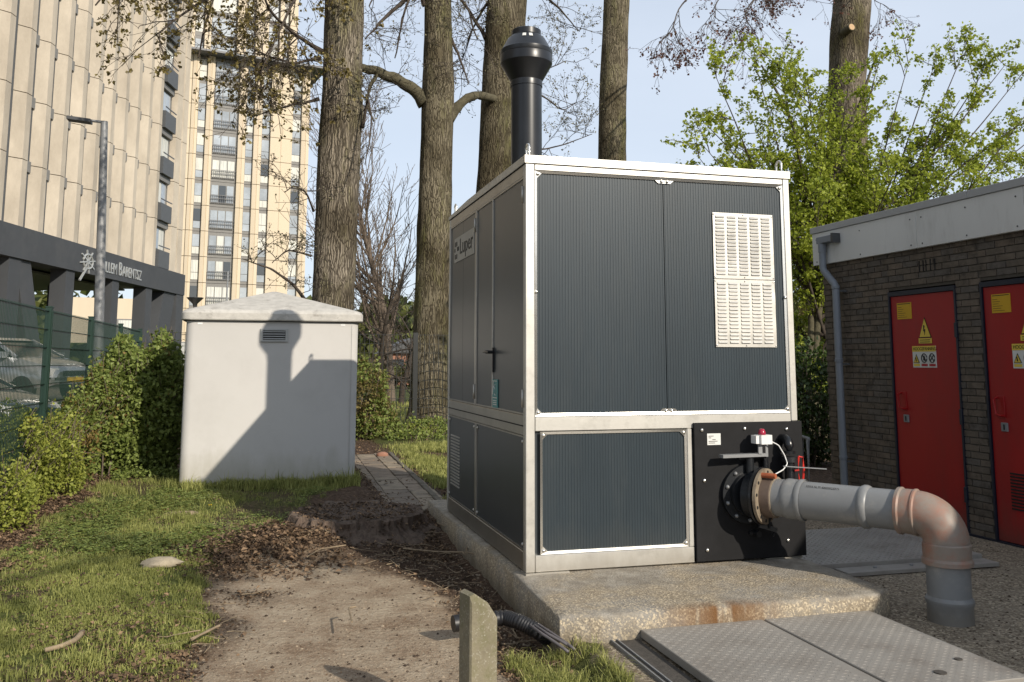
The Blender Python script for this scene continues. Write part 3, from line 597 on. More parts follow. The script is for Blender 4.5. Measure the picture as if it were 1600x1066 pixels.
def trim(x0, x1, z0, z1, w=.018, ch=.035, mid=False):
    """bright folded trim with chamfered inside corners on the front face"""
    q = MB(); yf, yb = Y0+.004, Y0+.03
    O = [(x0, z0), (x1, z0), (x1, z1), (x0, z1)]
    I = [(x0+w+ch, z0+w), (x1-w-ch, z0+w), (x1-w, z0+w+ch), (x1-w, z1-w-ch), (x1-w-ch, z1-w), (x0+w+ch, z1-w), (x0+w, z1-w-ch), (x0+w, z0+w+ch)]
    Oo = [O[0], O[1], O[1], O[2], O[2], O[3], O[3], O[0]]
    V = [(p[0], yf, p[1]) for p in Oo]+[(p[0], yf+.004, p[1]) for p in I]+[(p[0], yb, p[1]) for p in I]
    F = [[i, (i+1) % 8, (i+1) % 8+8, i+8] for i in range(8)]+[[i+8, (i+1) % 8+8, (i+1) % 8+16, i+16] for i in range(8)]
    q.add(V, np.array(F)); t = q.build('trim_frame', 'steel_bright', cab)
    for px_, pz_ in ((x0+.024, z0+.024), (x1-.024, z0+.024), (x1-.024, z1-.024), (x0+.024, z1-.024)): place('bolt', boltm, t, (px_, yf+.002, pz_))
    return t
t1 = trim(1.79, 3.758, 1.183, 2.886); t2 = trim(1.826, 2.916, .272, 1.078)
for z, sg in ((1.201, 1), (2.868, -1)):
    q = MB(); q.prism([(2.71, z), (2.735, z+sg*.022), (2.83, z+sg*.022), (2.855, z)], 1, Y0+.006, Y0+.012); q.build('joint_clip', 'steel_bright', t1)
    for dx in (-.022, .022): place('bolt', boltm, t1, (2.782+dx, Y0+.005, z+sg*.008))
for z in (2.03, ): place('bolt', boltm, t1, (1.80, Y0+.005, z)); place('bolt', boltm, t1, (3.748, Y0+.005, z))
def ribbed(x0, x1, z0, z1, y, pitch=.021, d=.0022, name='ribbed_panel'):
    n = int((x1-x0)/pitch); q = MB(); xs = []; ds = []
    for i in range(n):
        a = x0+(x1-x0)*i/n; w = (x1-x0)/n; xs += [a, a+w*.30, a+w*.42, a+w*.88]; ds += [d, d, 0, 0]
    xs.append(x1); ds.append(d); xs = np.array(xs); ds = np.array(ds)
    V = np.concatenate([np.stack([xs, y+ds, 0*xs+z0], 1), np.stack([xs, y+ds, 0*xs+z1], 1)]); n = len(xs); i = np.arange(n-1)
    q.add(V, np.stack([i, i+1, i+1+n, i+n], 1)); return q.build(name, 'panel', cab)
ribbed(1.80, 2.773, 1.19, 2.88, Y0+.016); ribbed(2.779, 3.75, 1.19, 2.88, Y0+.016); ribbed(1.835, 2.907, .28, 1.07, Y0+.016)
# louvre plates on the right of the upper panel
lv = MB(); lv.add([(0, 0, 0), (.074, 0, 0), (.074, 0, .019), (0, 0, .019), (.003, -.010, .002), (.071, -.010, .002)], [np.array([[0, 1, 5, 4]]), np.array([[4, 5, 2, 3]]), np.array([[0, 4, 3]]), np.array([[1, 2, 5]])])
lvm = lv.mesh('louvre', 'steel')
for z0, z1 in ((2.16, 2.651), (1.659, 2.155)):
    q = MB(); n = 24; zz = np.linspace(z0, z1, n); xx = np.linspace(3.167, 3.665, 8); XX, ZZ = np.meshgrid(xx, zz)
    YY = Y0+.008-.004*(vnoise(XX, ZZ, 3, 9)); i = (np.arange(n-1)[:, None]*8+np.arange(7)[None]).ravel()
    q.add(np.stack([XX, YY, ZZ], -1), np.stack([i, i+1, i+9, i+8], -1)); lp = q.build('louvre_plate', 'steel', cab, smooth=True)
    for rw in range(17):
        for cl in range(5): place('louvre', lvm, lp, (3.186+cl*.0945, Y0+.006, z0+.028+rw*(z1-z0-.06)/16.3))
    for px_, pz_ in ((3.175, z0+.012), (3.416, z0+.012), (3.657, z0+.012), (3.175, z1-.012), (3.416, z1-.012), (3.657, z1-.012)): place('rivet', boltm, lp, (px_, Y0+.004, pz_), (.45, .45, .45))
# left face: door leaves and fixed panels
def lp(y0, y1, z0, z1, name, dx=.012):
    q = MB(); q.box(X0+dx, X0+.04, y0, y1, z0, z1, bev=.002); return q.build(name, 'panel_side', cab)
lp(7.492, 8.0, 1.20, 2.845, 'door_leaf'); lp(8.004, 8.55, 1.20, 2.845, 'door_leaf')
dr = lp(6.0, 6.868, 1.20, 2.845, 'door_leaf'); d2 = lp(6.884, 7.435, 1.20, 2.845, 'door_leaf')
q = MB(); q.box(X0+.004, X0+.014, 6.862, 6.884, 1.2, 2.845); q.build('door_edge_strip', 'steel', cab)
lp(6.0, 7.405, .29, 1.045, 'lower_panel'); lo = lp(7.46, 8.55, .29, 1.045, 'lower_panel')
for (y0, y1, z0, z1) in ((5.98, 7.43, 1.19, 2.85), (7.487, 8.553, 1.19, 2.85), (5.98, 7.408, .287, 1.048), (7.457, 8.553, .287, 1.048)):
    q = MB()
    for a_ in ((y0, y1, z0, z0+.012), (y0, y1, z1-.012, z1), (y0, y0+.012, z0+.012, z1-.012), (y1-.012, y1, z0+.012, z1-.012)): q.box(X0+.0045, X0+.012, *a_)
    t = q.build('panel_trim', 'steel_shade', cab)
    if z1 < 1.1:
        for yy, zz in ((y0+.04, z0+.04), (y1-.04, z0+.04), (y0+.04, z1-.04), (y1-.04, z1-.04)): place('bolt', boltlm, t, (X0+.010, yy, zz))
for zz in (1.3, 2.72):
    q = MB(); q.cyl((X0-.004, 5.985, zz-.06), (X0-.004, 5.985, zz+.06), .008); q.build('hinge', 'steel', cab, smooth=True)
    q = MB(); q.cyl((X0-.004, 7.47, zz-.06), (X0-.004, 7.47, zz+.06), .008); q.build('hinge', 'steel', cab, smooth=True)
q = MB(); q.cyl((X0+.01, 6.84, 1.625), (X0-.06, 6.84, 1.625), .013); q.tube([(X0-.055, 6.76, 1.622), (X0-.058, 6.85, 1.628), (X0-.055, 6.91, 1.625)], .007, 8); q.box(X0-.004, X0+.008, 6.83, 6.85, 1.47, 1.66)
q.build('door_handle', 'black_metal', dr, smooth=True, ang=40)
q = MB(); q.box(X0+.004, X0+.010, 6.70, 6.86, 1.20, 1.415); st = q.build('safety_sticker', 'teal', dr)
q = MB(); xx = X0+.001
q.box(xx, xx+.003, 6.72, 6.84, 1.272, 1.278); q.box(xx, xx+.003, 6.72, 6.84, 1.40, 1.405)
q.tube([(xx, 6.77, 1.375), (xx, 6.80, 1.36), (xx, 6.76, 1.335), (xx, 6.80, 1.31), (xx, 6.76, 1.295)], .005, 5); q.tube([(xx, 6.84, 1.30), (xx, 6.815, 1.40)], .004, 5)
for k in range(3): q.box(xx, xx+.003, 6.73, 6.83, 1.22+k*.015, 1.226+k*.015)
q.build('sticker_print', 'white_sign', dr)
q = MB(); q.box(X0+.006, X0+.011, 7.54, 8.38, 2.485, 2.715); lgp = q.build('logo_plate', 'logo', cab)
text_obj('logo_lettering', 'Luper', .21, (X0+.004, 8.14, 2.545), (0, -1, 0), (0, 0, 1), 'black_ink', lgp, .001, 1.12)
q = MB()
for (u, w_, z, h) in ((8.33, .03, 2.635, .045), (8.27, .03, 2.635, .045), (8.35, .028, 2.585, .035), (8.235, .03, 2.585, .04), (8.19, .03, 2.585, .04), (8.33, .03, 2.515, .045), (8.27, .03, 2.515, .045)):
    q.box(X0+.003, X0+.006, u-w_/2, u+w_/2, z, z+h, bev=.001)
q.build('logo_mark', 'black_ink', lgp)
gr = MB()
for i in range(7):
    for j in range(17): gr.box(X0+.004, X0+.012, 8.09+i*.056, 8.09+i*.056+.036, .42+j*.0275, .42+j*.0275+.012)
gr.build('grille_louvres', 'steel', lo, kind='stuff')
# flue
q = MB(); q.cyl((2.070, 7.08, 2.97), (2.070, 7.08, 3.90), .130, seg=40); q.lathe([(.16, 0), (.16, .02), (.13, .05)], (2.070, 7.08, 2.985), seg=40); q.build('flue_pipe', 'black_metal', cab, smooth=True, ang=35)
q = MB(); q.lathe([(.136, 0), (.136, .04), (.134, .05), (.220, .20), (.222, .27), (.220, .275), (.222, .28), (.222, .315), (.212, .325), (.16, .42), (.125, .45), (.125, .495), (.118, .50), (.1, .495), (.09, .4)], (2.070, 7.08, 3.86), seg=48)
cw = q.build('flue_cowl', 'black_metal', cab, smooth=True, ang=25)
q = MB()
for a0 in (-2.05, -1.72):
    for k in range(4):
        a1, a2 = a0+k*.045, a0+(k+1)*.045
        V = [(2.070+r_*math.cos(t), 7.08+r_*math.sin(t), z) for (r_, z) in ((.176, 4.257), (.158, 4.286)) for t in (a1, a2)]
        q.add(V, np.array([[0, 1, 3, 2]]))
q.build('cowl_sticker', 'white_sign', cw)
# black mounting plate lower right
q = MB(); q.box(2.961, 3.83, Y0-.022, Y0-.002, .168, 1.121, bev=.002); mp_ = q.build('mounting_plate', 'black_ply', cab)
for bx, bz in ((3.02, 1.07), (3.36, 1.075), (3.70, 1.065), (3.03, .72), (3.04, .245), (3.68, .28)): place('bolt', boltm, mp_, (bx, Y0-.023, bz), (1.15, 1.15, 1.15))
q = MB(); q.box(3.06, 3.165, Y0-.026, Y0-.022, .965, 1.045); pl = q.build('type_label', 'white_sign', mp_)
q = MB()
for k, (w0, w1) in enumerate(((.01, .05), (.01, .03), (.04, .065), (.01, .08), (.01, .06))): q.box(3.06+w0, 3.06+w1, Y0-.0275, Y0-.026, 1.025-k*.012, 1.029-k*.012)
q.build('label_print', 'dkplate', pl)

# ------------------------------------------------------------------ valve on the plate
AX = np.array([.52, -.845, .0]); AX /= np.linalg.norm(AX); YF = Y0-.023
vc = np.array([3.36, YF, .62])
val = thing('butterfly_valve', tuple(vc), 'black flanged valve with long flat lever bolted on the black plate', 'valve')
q = MB(); q.lathe([(.10, 0), (.205, 0), (.205, .035), (.15, .035), (.15, .075)], vc, (0, -1, 0), 40); q.build('flange', 'cast', val, smooth=True, ang=30)
bb = MB(); bb.lathe([(.014, 0), (.014, .008), (.010, .016), (.004, .02)], (0, 0, 0), (0, -1, 0), 12); bbm = bb.mesh('bolt', 'galv', smooth=True)
for k in range(10):
    t = 2*math.pi*(k+.5)/10; place('bolt', bbm, val, (vc[0]+.18*math.cos(t), YF-.035, vc[2]+.18*math.sin(t)))
e0 = vc+np.array([0, -.06, 0]); e1 = e0+AX*.075
q = MB(); q.tube([e0, e0+AX*.04, e1], .155, 36); q.build('valve_body', 'cast', val, smooth=True, ang=30)
q = MB(); q.lathe([(.1, 0), (.192, 0), (.198, .006), (.198, .022), (.1, .022)], e1, AX, 40); q.build('wafer_ring', 'black_pl', val, smooth=True, ang=30)
q = MB(); q.cyl(vc+np.array([0, -.055, .14]), vc+np.array([0, -.055, .27]), .03); q.build('stem', 'cast', val, smooth=True, ang=30)
q = MB(); q.obox(vc+np.array([-.06, -.08, .275]), (.185, .015, 0), (-.002, .028, 0), (0, 0, .011)); q.build('lever', 'galv', val)
q = MB(); q.obox(vc+np.array([.02, -.05, .255]), (.12, .02, 0), (0, .02, 0), (0, 0, .006)); q.build('lever_bracket', 'black_metal', val)
sb = vc+np.array([.09, -.10, .385])
q = MB(); q.obox(sb, (.045, .004, 0), (-.004, .04, 0), (0, 0, .032)); q.obox(sb+[-.055, .01, 0], (.018, 0, 0), (0, .035, 0), (0, 0, .028)); q.build('sensor_box', 'white_pl', val)
q = MB(); q.lathe([(.026, 0), (.026, .015), (.02, .035), (.012, .042)], sb+[-.01, 0, .032], (0, 0, 1), 20); q.build('indicator_dome', 'red_clear', val, smooth=True)
q = MB(); q.bar(sb+[-.03, 0, -.03], sb+[-.03, .0, -.10], .012, .03); q.build('sensor_bracket', 'galv', val); q = MB(); q.bar(sb+[.04, .03, -.03], sb+[.04, .03, -.125], .008, .02); q.build('sensor_bracket', 'galv', val)
q = MB(); P_ = [sb+[.04, -.02, -.01], sb+[.10, -.03, -.04], sb+[.14, -.04, -.11], sb+[.155, -.05, -.17], sb+[.11, -.06, -.21], sb+[.04, -.06, -.24]]
tt = np.linspace(0, 5, 20); P_ = np.array(P_); q.tube(np.stack([np.interp(tt, range(6), P_[:, k]) for k in range(3)], 1), .0045, 6); q.build('sensor_cable', 'white_pl', val, smooth=True)
q = MB(); q.bar(sb+[.12, -.05, -.185], sb+[.42, -.12, -.205], .018, .006); q.build('flat_bar', 'galv', val)
lo_ = vc+np.array([.02, -.10, -.20])
q = MB(); q.bar(lo_+[0, -.02, .0], lo_+[.12, -.05, -.035], .022, .03); q.bar(lo_+[.07, -.05, .08], lo_+[.06, -.05, -.02], .014); q.bar(lo_+[.12, -.05, -.03], lo_+[.09, -.05, -.075], .012); q.build('lower_clamp', 'black_metal', val)
q = MB(); q.cyl((vc[0]+.055, YF, .345), (vc[0]+.055, YF-.06, .345), .022, seg=16); q.cyl((vc[0]+.02, YF, .345), (vc[0]+.02, YF-.02, .345), .014, seg=12); q.build('drain_stub', 'black_metal', mp_ if False else val, smooth=True, ang=30)
# small vent line with red lever
dv = thing('ball_valve', (3.66, YF, .9), 'black plastic elbow and small valve with a red lever on the black plate', 'valve')
ec = np.array([3.66, YF, 1.0]); pts = [ec+[0, 0, 0], ec+[0, -.03, 0]]+[ec+[.0, -.04-.05*math.sin(t), -.05+.05*math.cos(t)] for t in np.linspace(0, math.pi/2, 8)]+[ec+[0, -.09, -.11]]
q = MB(); q.tube(pts, .034, 20); q.lathe([(.034, 0), (.042, .0), (.042, .018), (.034, .018)], ec+[0, -.09, -.10], (0, 0, 1), 20); q.build('elbow', 'black_pl', dv, smooth=True, ang=35)
q = MB(); q.lathe([(.04, 0), (.056, .002), (.056, .038), (.04, .04)], ec+[0, -.09, -.16], (0, 0, 1), 24); q.build('union_nut', 'rubber', dv, smooth=True, ang=35)
q = MB(); q.cyl(ec+[0, -.09, -.16], ec+[0, -.09, -.33], .036, seg=20); q.build('valve_body', 'black_pl', dv, smooth=True, ang=35); q = MB(); q.cyl(ec+[-.16, -.03, -.13], ec+[-.16, -.03, -.22], .022, seg=14); q.cyl(ec+[-.16, .02, -.13], ec+[-.16, -.05, -.13], .022, seg=14); q.build('side_elbow', 'black_pl', dv, smooth=True, ang=35)
hc = ec+[.055, -.12, -.17]
q = MB(); q.tube([hc+[0, 0, .05], hc+[.025, -.01, .045], hc+[.032, -.012, -.03], hc+[.022, -.01, -.12], hc+[.0, 0, -.13], hc+[-.006, 0, -.05], hc+[0, 0, .05]], .008, 6); q.bar(hc+[-.06, .02, -.055], hc+[0, 0, -.045], .012); q.build('lever', 'red_pl', dv, smooth=True, ang=40)

# ------------------------------------------------------------------ big grey drain pipe
R = .125; f0 = e1+AX*.024; pe = np.array([4.085, 4.78]); 
dirp = np.array([pe[0]-f0[0], pe[1]-f0[1], -.004]); LP = np.linalg.norm(dirp); dirp /= LP
RB = .16                                       # bend radius
pipe = thing('drain_pipe', (pe[0], pe[1], 0), 'thick grey plastic drain pipe with weathered elbow going into the paving', 'pipe')
def pt(t): return f0+dirp*t
q = MB(); q.lathe([(.1, 0), (.19, 0), (.19, .022), (.14, .022), (.137, .10), (.125, .10)], f0, dirp, 44); fl = q.build('flange', 'flange', pipe, smooth=True, ang=30)
hb = MB(); hb.lathe([(.0115, 0), (.0115, .004), (.006, .004)], (0, 0, 0), dirp, 10); hbm = hb.mesh('bolt_hole', 'dark')
ux = np.cross(dirp, [0, 0, 1]); ux /= np.linalg.norm(ux); uz = np.cross(ux, dirp)
for k in range(12):
    t = 2*math.pi*(k+.3)/12; place('bolt_hole', hbm, fl, f0+dirp*.0205+.165*(math.cos(t)*ux+math.sin(t)*uz))
q = MB(); q.lathe([(.128, 0), (.141, 0), (.141, .07), (.128, .075)], f0+dirp*.023, dirp, 44); q.build('sleeve', 'rust_brown', pipe, smooth=True, ang=30)
for an, dl in ((1.15, .10), (3.9, .08)):
    c0 = f0+dirp*.022+.165*(math.cos(an)*ux+math.sin(an)*uz)*np.array([1, 1, 1])
    q = MB(); q.cyl(c0, c0+dirp*dl, .018, seg=12); q.build('stud_cover', 'orange', pipe, smooth=True, ang=30)
q = MB(); q.tube([pt(.06), pt(LP*.60), pt(LP-RB)], R, 44, cap=False); q.build('pipe_run', 'pvc', pipe, smooth=True, ang=30)
def collar(t, rr=.137, L_=.06, mt='pvc', name='socket'):
    q = MB(); q.lathe([(R, 0), (R+.006, .0), (rr, .015), (rr, .035), (R+.010, .045), (R+.007, L_), (R, L_+.006)], pt(t), dirp, 44); return q.build(name, mt, pipe, smooth=True, ang=30)
collar(.17, .136, .09); collar(.255, .139, .035); collar(.68, .139, .05)
# elbow
el = []; p_end = pt(LP-RB); cen = p_end+np.array([0, 0, -RB])
for a_ in np.linspace(0, math.pi/2, 16): el.append(cen+dirp*RB*math.sin(a_)+np.array([0, 0, RB])*math.cos(a_))
q = MB(); q.tube([p_end-dirp*.0]+el+[el[-1]-np.array([0, 0, .03])], R+.008, 44, cap=False); elb = q.build('elbow', 'pvc_old', pipe, smooth=True, ang=40)
q = MB(); q.lathe([(R, -.11), (R+.020, -.11), (R+.022, -.09), (R+.012, -.08), (R+.012, -.02), (R+.018, -.01), (R+.018, .0), (R+.008, .008)], p_end, dirp, 44); q.build('elbow_socket', 'pvc_old', pipe, smooth=True, ang=30)
vx = el[-1]; zt = vx[2]-.03
q = MB(); q.lathe([(R+.006, .03), (R+.015, .02), (R+.013, -.06), (R+.022, -.075), (R+.022, -.10), (R+.004, -.105), (R, -.10)], (vx[0], vx[1], zt), (0, 0, 1), 44); q.build('elbow_socket', 'pvc_old', pipe, smooth=True, ang=30)
q = MB(); q.lathe([(R, zt-.09), (R, .14), (R+.004, .135), (R+.014, .12), (R+.014, .10), (R+.006, .085), (R+.006, .0), (R+.006, -.05)], (vx[0], vx[1], 0), (0, 0, 1), 44); q.build('standpipe', 'pvc', pipe, smooth=True, ang=30)
text_obj('pipe_print', 'KIWA NL PP 4080500230973', .018, pt(.34)+uz*0+np.array([0, 0, .10])+(-ux if (-ux)@FW < 0 else ux)*.078, dirp, (0, 0, 1), 'black_ink', pipe, .0005)

# ------------------------------------------------------------------ tread-plate hatches
def hatch(name, x0, x1, y0, y1, z, label, step=.034, bh=.002):
    h = thing(name, (x0, y0, z), label, 'hatch', None)
    q = MB(); q.box(x0, x1, y0, y1, z-.045, z, bev=.004); q.build('cover', 'tread', h)
    t = MB(); k = 0; V = []; 
    for i in range(int((x1-x0-.02)/step)):
        for j in range(int((y1-y0-.02)/step)):
            cx, cy = x0+.02+i*step, y0+.02+j*step; s = step*.40; 
            dx, dy = (s, s*.32) if (i+j) % 2 else (s*.32, s)
            V.append([(cx-dx, cy-dy*.2, z), (cx, cy-dy, z), (cx+dx, cy, z), (cx, cy+dy, z), (cx-dx*.3, cy, z+bh), (cx+dx*.3, cy, z+bh)])
    V = np.array(V); n = len(V); ii = np.arange(n)[:, None]*6
    t.add(V.reshape(-1, 3), ii+np.array([[0, 1, 5, 4]])); base = t.n-n*6
    for tri in ([1, 2, 5], [2, 3, 5], [3, 0, 4]): t.f.append(base+ii+np.array([tri]))
    t.f.append(base+ii+np.array([[3, 4, 5, 5]])[:, :3])
    t.build('tread_pattern', 'tread', h, kind='stuff')
    return h
h1 = hatch('hatch_cover', 2.10, 2.868, 3.0, 4.90, .055, 'left aluminium tread plate hatch cover in front of the slab')
h2 = hatch('hatch_cover', 2.885, 3.60, 3.70, 4.955, .055, 'right aluminium tread plate hatch cover beside the foot of the drain pipe')
q = MB(); q.cyl((3.22, 3.86, .056), (3.22, 3.86, .060), .03); q.cyl((3.45, 4.0, .056), (3.45, 4.0, .060), .02); q.build('lift_hole', 'hatchframe', h2)
q = MB(); q.box(1.93, 2.085, 2.6, 4.90, -.06, .004); q.build('frame_channel', 'hatchframe', h1)
for xx in (1.92, 1.955):
    q = MB(); q.box(xx, xx+.008, 2.6, 4.90, -.04, .014); q.build('frame_edge', 'galv', h1)
a1 = pZ(1302, 881, .06); a2 = pZ(1475, 869, .06)
h3 = hatch('hatch_cover', a1[0]-.32, a2[0]+.35, a1[1], a1[1]+1.25, .06, 'distant tread plate hatch between the cabinet and the brick shed', .05, .008)
q = MB(); q.box(a1[0]+.0, a2[0]+.35, a1[1]-.17, a1[1]-.002, .0, .03, bev=.003); fl2 = q.build('front_flange', 'tread', h3)
for k in range(3): 
    q = MB(); q.cyl((a1[0]+.30+k*.32, a1[1]-.08, .03), (a1[0]+.30+k*.32, a1[1]-.08, .04), .014); q.build('bolt', 'galv', h3)

def foot_stain(Mt, z0, z1, colr, sc, amt):
    n = Mt.node_tree.nodes; l = Mt.node_tree.links.new; P = n['Principled BSDF']; src = P.inputs['Base Color'].links[0].from_socket
    g = n.new('ShaderNodeNewGeometry'); s_ = n.new('ShaderNodeSeparateXYZ'); l(g.outputs['Position'], s_.inputs[0])
    mp = n.new('ShaderNodeMapping'); mp.inputs[3].default_value = (1, 1, .35); l(g.outputs['Position'], mp.inputs[0])
    w = n.new('ShaderNodeTexNoise'); w.inputs['Scale'].default_value = sc; w.inputs['Detail'].default_value = 8; w.inputs['Roughness'].default_value = .7; l(mp.outputs[0], w.inputs['Vector'])
    m1 = n.new('ShaderNodeMapRange'); m1.inputs[1].default_value = z1; m1.inputs[2].default_value = z0; l(s_.outputs[2], m1.inputs[0])
    m2 = n.new('ShaderNodeMath'); m2.operation = 'ADD'; l(m1.outputs[0], m2.inputs[0]); l(w.outputs['Fac'], m2.inputs[1])
    m3 = n.new('ShaderNodeMapRange'); m3.inputs[1].default_value = .85; m3.inputs[2].default_value = 1.35; m3.inputs[4].default_value = amt; l(m2.outputs[0], m3.inputs[0])
    x = n.new('ShaderNodeMix'); x.data_type = 'RGBA'; x.inputs[7].default_value = (*colr, 1); l(m3.outputs[0], x.inputs[0]); l(src, x.inputs[6]); l(x.outputs[2], P.inputs['Base Color'])
foot_stain(M['kiosk'], .12, .75, (.30, .28, .22), 5, .6)
foot_stain(M['panel'], .22, .6, (.06, .062, .058), 6, .3)
foot_stain(M['red_door'], .0, .5, (.10, .045, .035), 6, .6)
foot_stain(M['steel'], .14, .34, (.30, .27, .22), 9, .5)
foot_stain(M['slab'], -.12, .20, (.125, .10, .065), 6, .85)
foot_stain(M['pvc'], .0, .22, (.16, .14, .11), 8, .6)

# ------------------------------------------------------------------ grey kiosk
KY = 11.1; kx0 = pY(278, 765, KY)[0]; kx1 = pY(555, 757, KY)[0]; KZ = pY(430, 503, KY)[2]
kio = thing('utility_kiosk', ((kx0+kx1)/2, KY+1.05, 0), 'pale grey rendered utility kiosk with shallow weathered roof and small vent', 'kiosk')
def rrect(x0, x1, y0, y1, r_, n=6):
    P_ = []
    for cx, cy, a0 in ((x1-r_, y0+r_, -90), (x1-r_, y1-r_, 0), (x0+r_, y1-r_, 90), (x0+r_, y0+r_, 180)):
        for k in range(n+1):
            t = math.radians(a0+90*k/n); P_.append((cx+r_*math.cos(t), cy+r_*math.sin(t)))
    return P_
def loft(mb, rings, cap_top=True):
    n = len(rings[0]); V = [p for r_ in rings for p in r_]
    F = [[k*n+i, k*n+(i+1) % n, (k+1)*n+(i+1) % n, (k+1)*n+i] for k in range(len(rings)-1) for i in range(n)]
    mb.add(V, np.array(F))
    if cap_top: mb.f.append(np.array([list(range((len(rings)-1)*n, len(rings)*n))])+mb.n-len(V))
def kr(dx, z, r_=.10): return [(x, y, z) for x, y in rrect(kx0-dx, kx1+dx, KY-dx, KY+2.1+dx, r_)]
q = MB(); loft(q, [kr(.012, -.1), kr(.012, .10), kr(0, .13), kr(0, KZ)]); q.build('wall', 'kiosk', kio, smooth=True, ang=40)
q = MB(); q.box(kx1-.085, kx1-.081, KY-.004, KY+.01, .03, KZ-.03); q.build('wall_joint', 'vent', kio)
q = MB(); loft(q, [kr(-.03, KZ-.012), kr(-.03, KZ+.012)]); q.build('shadow_gap', 'dark', kio)
q = MB(); e_ = .055; loft(q, [kr(e_-.01, KZ+.008, .12), kr(e_, KZ+.02, .12), kr(e_, KZ+.095, .12), kr(e_-.02, KZ+.125, .12), kr(e_-.06, KZ+.145, .12)]+[[(x*(1-s_)+((kx0+kx1)/2)*s_, y*(1-s_)+(KY+1.05)*s_, KZ+.145+.30*s_) for x, y, z in kr(e_-.06, 0, .12)] for s_ in (.3, .6, .85, .97)])
q.build('roof', 'kroof', kio, smooth=True, ang=30)
for xx in (kx0+.13, kx1-.22):
    q = MB(); q.box(xx, xx+.055, KY-.004, KY+.004, KZ-.04, KZ-.02); q.build('roof_clip', 'white_pl', kio)
vm = pY(429, 524, KY); vx0, vx1 = pY(407, 524, KY)[0], pY(450, 524, KY)[0]; vz0, vz1 = pY(429, 534, KY)[2], pY(429, 514, KY)[2]
q = MB()
for a_ in ((vx0, vx1, vz1-.02, vz1), (vx0, vx1, vz0, vz0+.02), (vx0, vx0+.03, vz0+.02, vz1-.02), (vx1-.03, vx1, vz0+.02, vz1-.02)): q.box(a_[0], a_[1], KY-.02, KY+.002, a_[2], a_[3])
vt = q.build('vent', 'vent', kio); q = MB(); q.box(vx0+.03, vx1-.03, KY-.003, KY-.001, vz0+.02, vz1-.02); q.build('vent_void', 'dark', vt)
for k in range(4):
    q = MB(); zz = vz0+.034+k*(vz1-vz0-.04)/4; q.obox(((vx0+vx1)/2, KY-.012, zz), ((vx1-vx0)/2-.032, 0, 0), (0, .008, .006), (0, -.001, .0015)); q.build('vent_slat', 'vent', vt)

# ------------------------------------------------------------------ brick shed
SXW = 6.24
shed = thing('brick_shed', (SXW, 8, 0), 'low dark brick shed with white fascia and two red doors', 'shed')
q = MB(); 
opens = ((6.99, 7.935), (5.745, 6.689))
# wall backing with door openings
segs = [(-7.0, 5.745), (6.689, 6.99), (7.935, 9.055)]
for a_, b_ in segs: q.box(SXW+.010, SXW+.20, a_, b_, -.05, 2.70)
for a_, b_ in opens: q.box(SXW+.010, SXW+.20, a_, b_, 2.285, 2.70)
q.box(SXW+.21, 10.2, -7.0, 9.055, -.05, 2.72); q.build('wall_core', 'brick_mortar', shed)
bmats = [mat('brick_%s' % k, c, .9, 0, .25, 9, col2=(.055, .045, .036), c2lo=.5, c2hi=.7, s2=7, bump=.5, bscale=40, bdist=.006) for k, c in (('a', (.13, .105, .08)), ('b', (.12, .098, .076)), ('c', (.142, .112, .085)), ('d', (.115, .10, .085)))]
bms = []
for mt in bmats:
    u = MB(); u.box(0, 1, 0, 1, 0, 1); bms.append(u.mesh('brick', mt))
spans = []
for cz in range(43):
    z0 = .005+cz*.0625
    for (a_, b_) in segs:
        if b_ < 6: a_ = 3.0
        y = math.floor(a_/.22)*.22-(.11 if cz % 2 else 0)
        while y < b_:
            p0, p1 = max(y+.006, a_), min(y+.214, b_)
            if p1-p0 > .03: spans.append((p0, p1, z0, cz))
            y += .22
    if z0 > 2.27:
        for (a_, b_) in opens:
            y = math.floor(a_/.22)*.22-(.11 if cz % 2 else 0)
            while y < b_:
                p0, p1 = max(y+.006, a_), min(y+.214, b_)
                if p1-p0 > .03: spans.append((p0, p1, z0, cz))
                y += .22
vis = [s_ for s_ in spans if s_[0] > 6.05]; vis.sort(key=lambda s_: s_[0]); near_b = vis[:300]; rest = vis[300:]+[s_ for s_ in spans if s_[0] <= 6.05]
# air-brick slots above the first door
holes = [pX(1436+k*7, 412, SXW)[1] for k in range(5)]
for i, (p0, p1, z0, cz) in enumerate(near_b):
    place('brick', bms[random.randrange(4)], shed, (SXW+random.uniform(-.002, .002), p0, z0), (.03, p1-p0, .0525))
q = MB()
for (p0, p1, z0, cz) in rest: dx = random.uniform(-.002, .002); q.box(SXW+dx, SXW+.03, p0, p1, z0, z0+.0525)
q.build('far_brickwork', bmats[0], shed, kind='stuff')
q = MB()
for k, yy in enumerate((7.455, 7.40, 7.36, 7.30, 7.24)): q.box(SXW-.004, SXW+.01, yy-.006, yy+.006, 2.44, 2.55)
q.build('vent_slots', 'dark', shed)
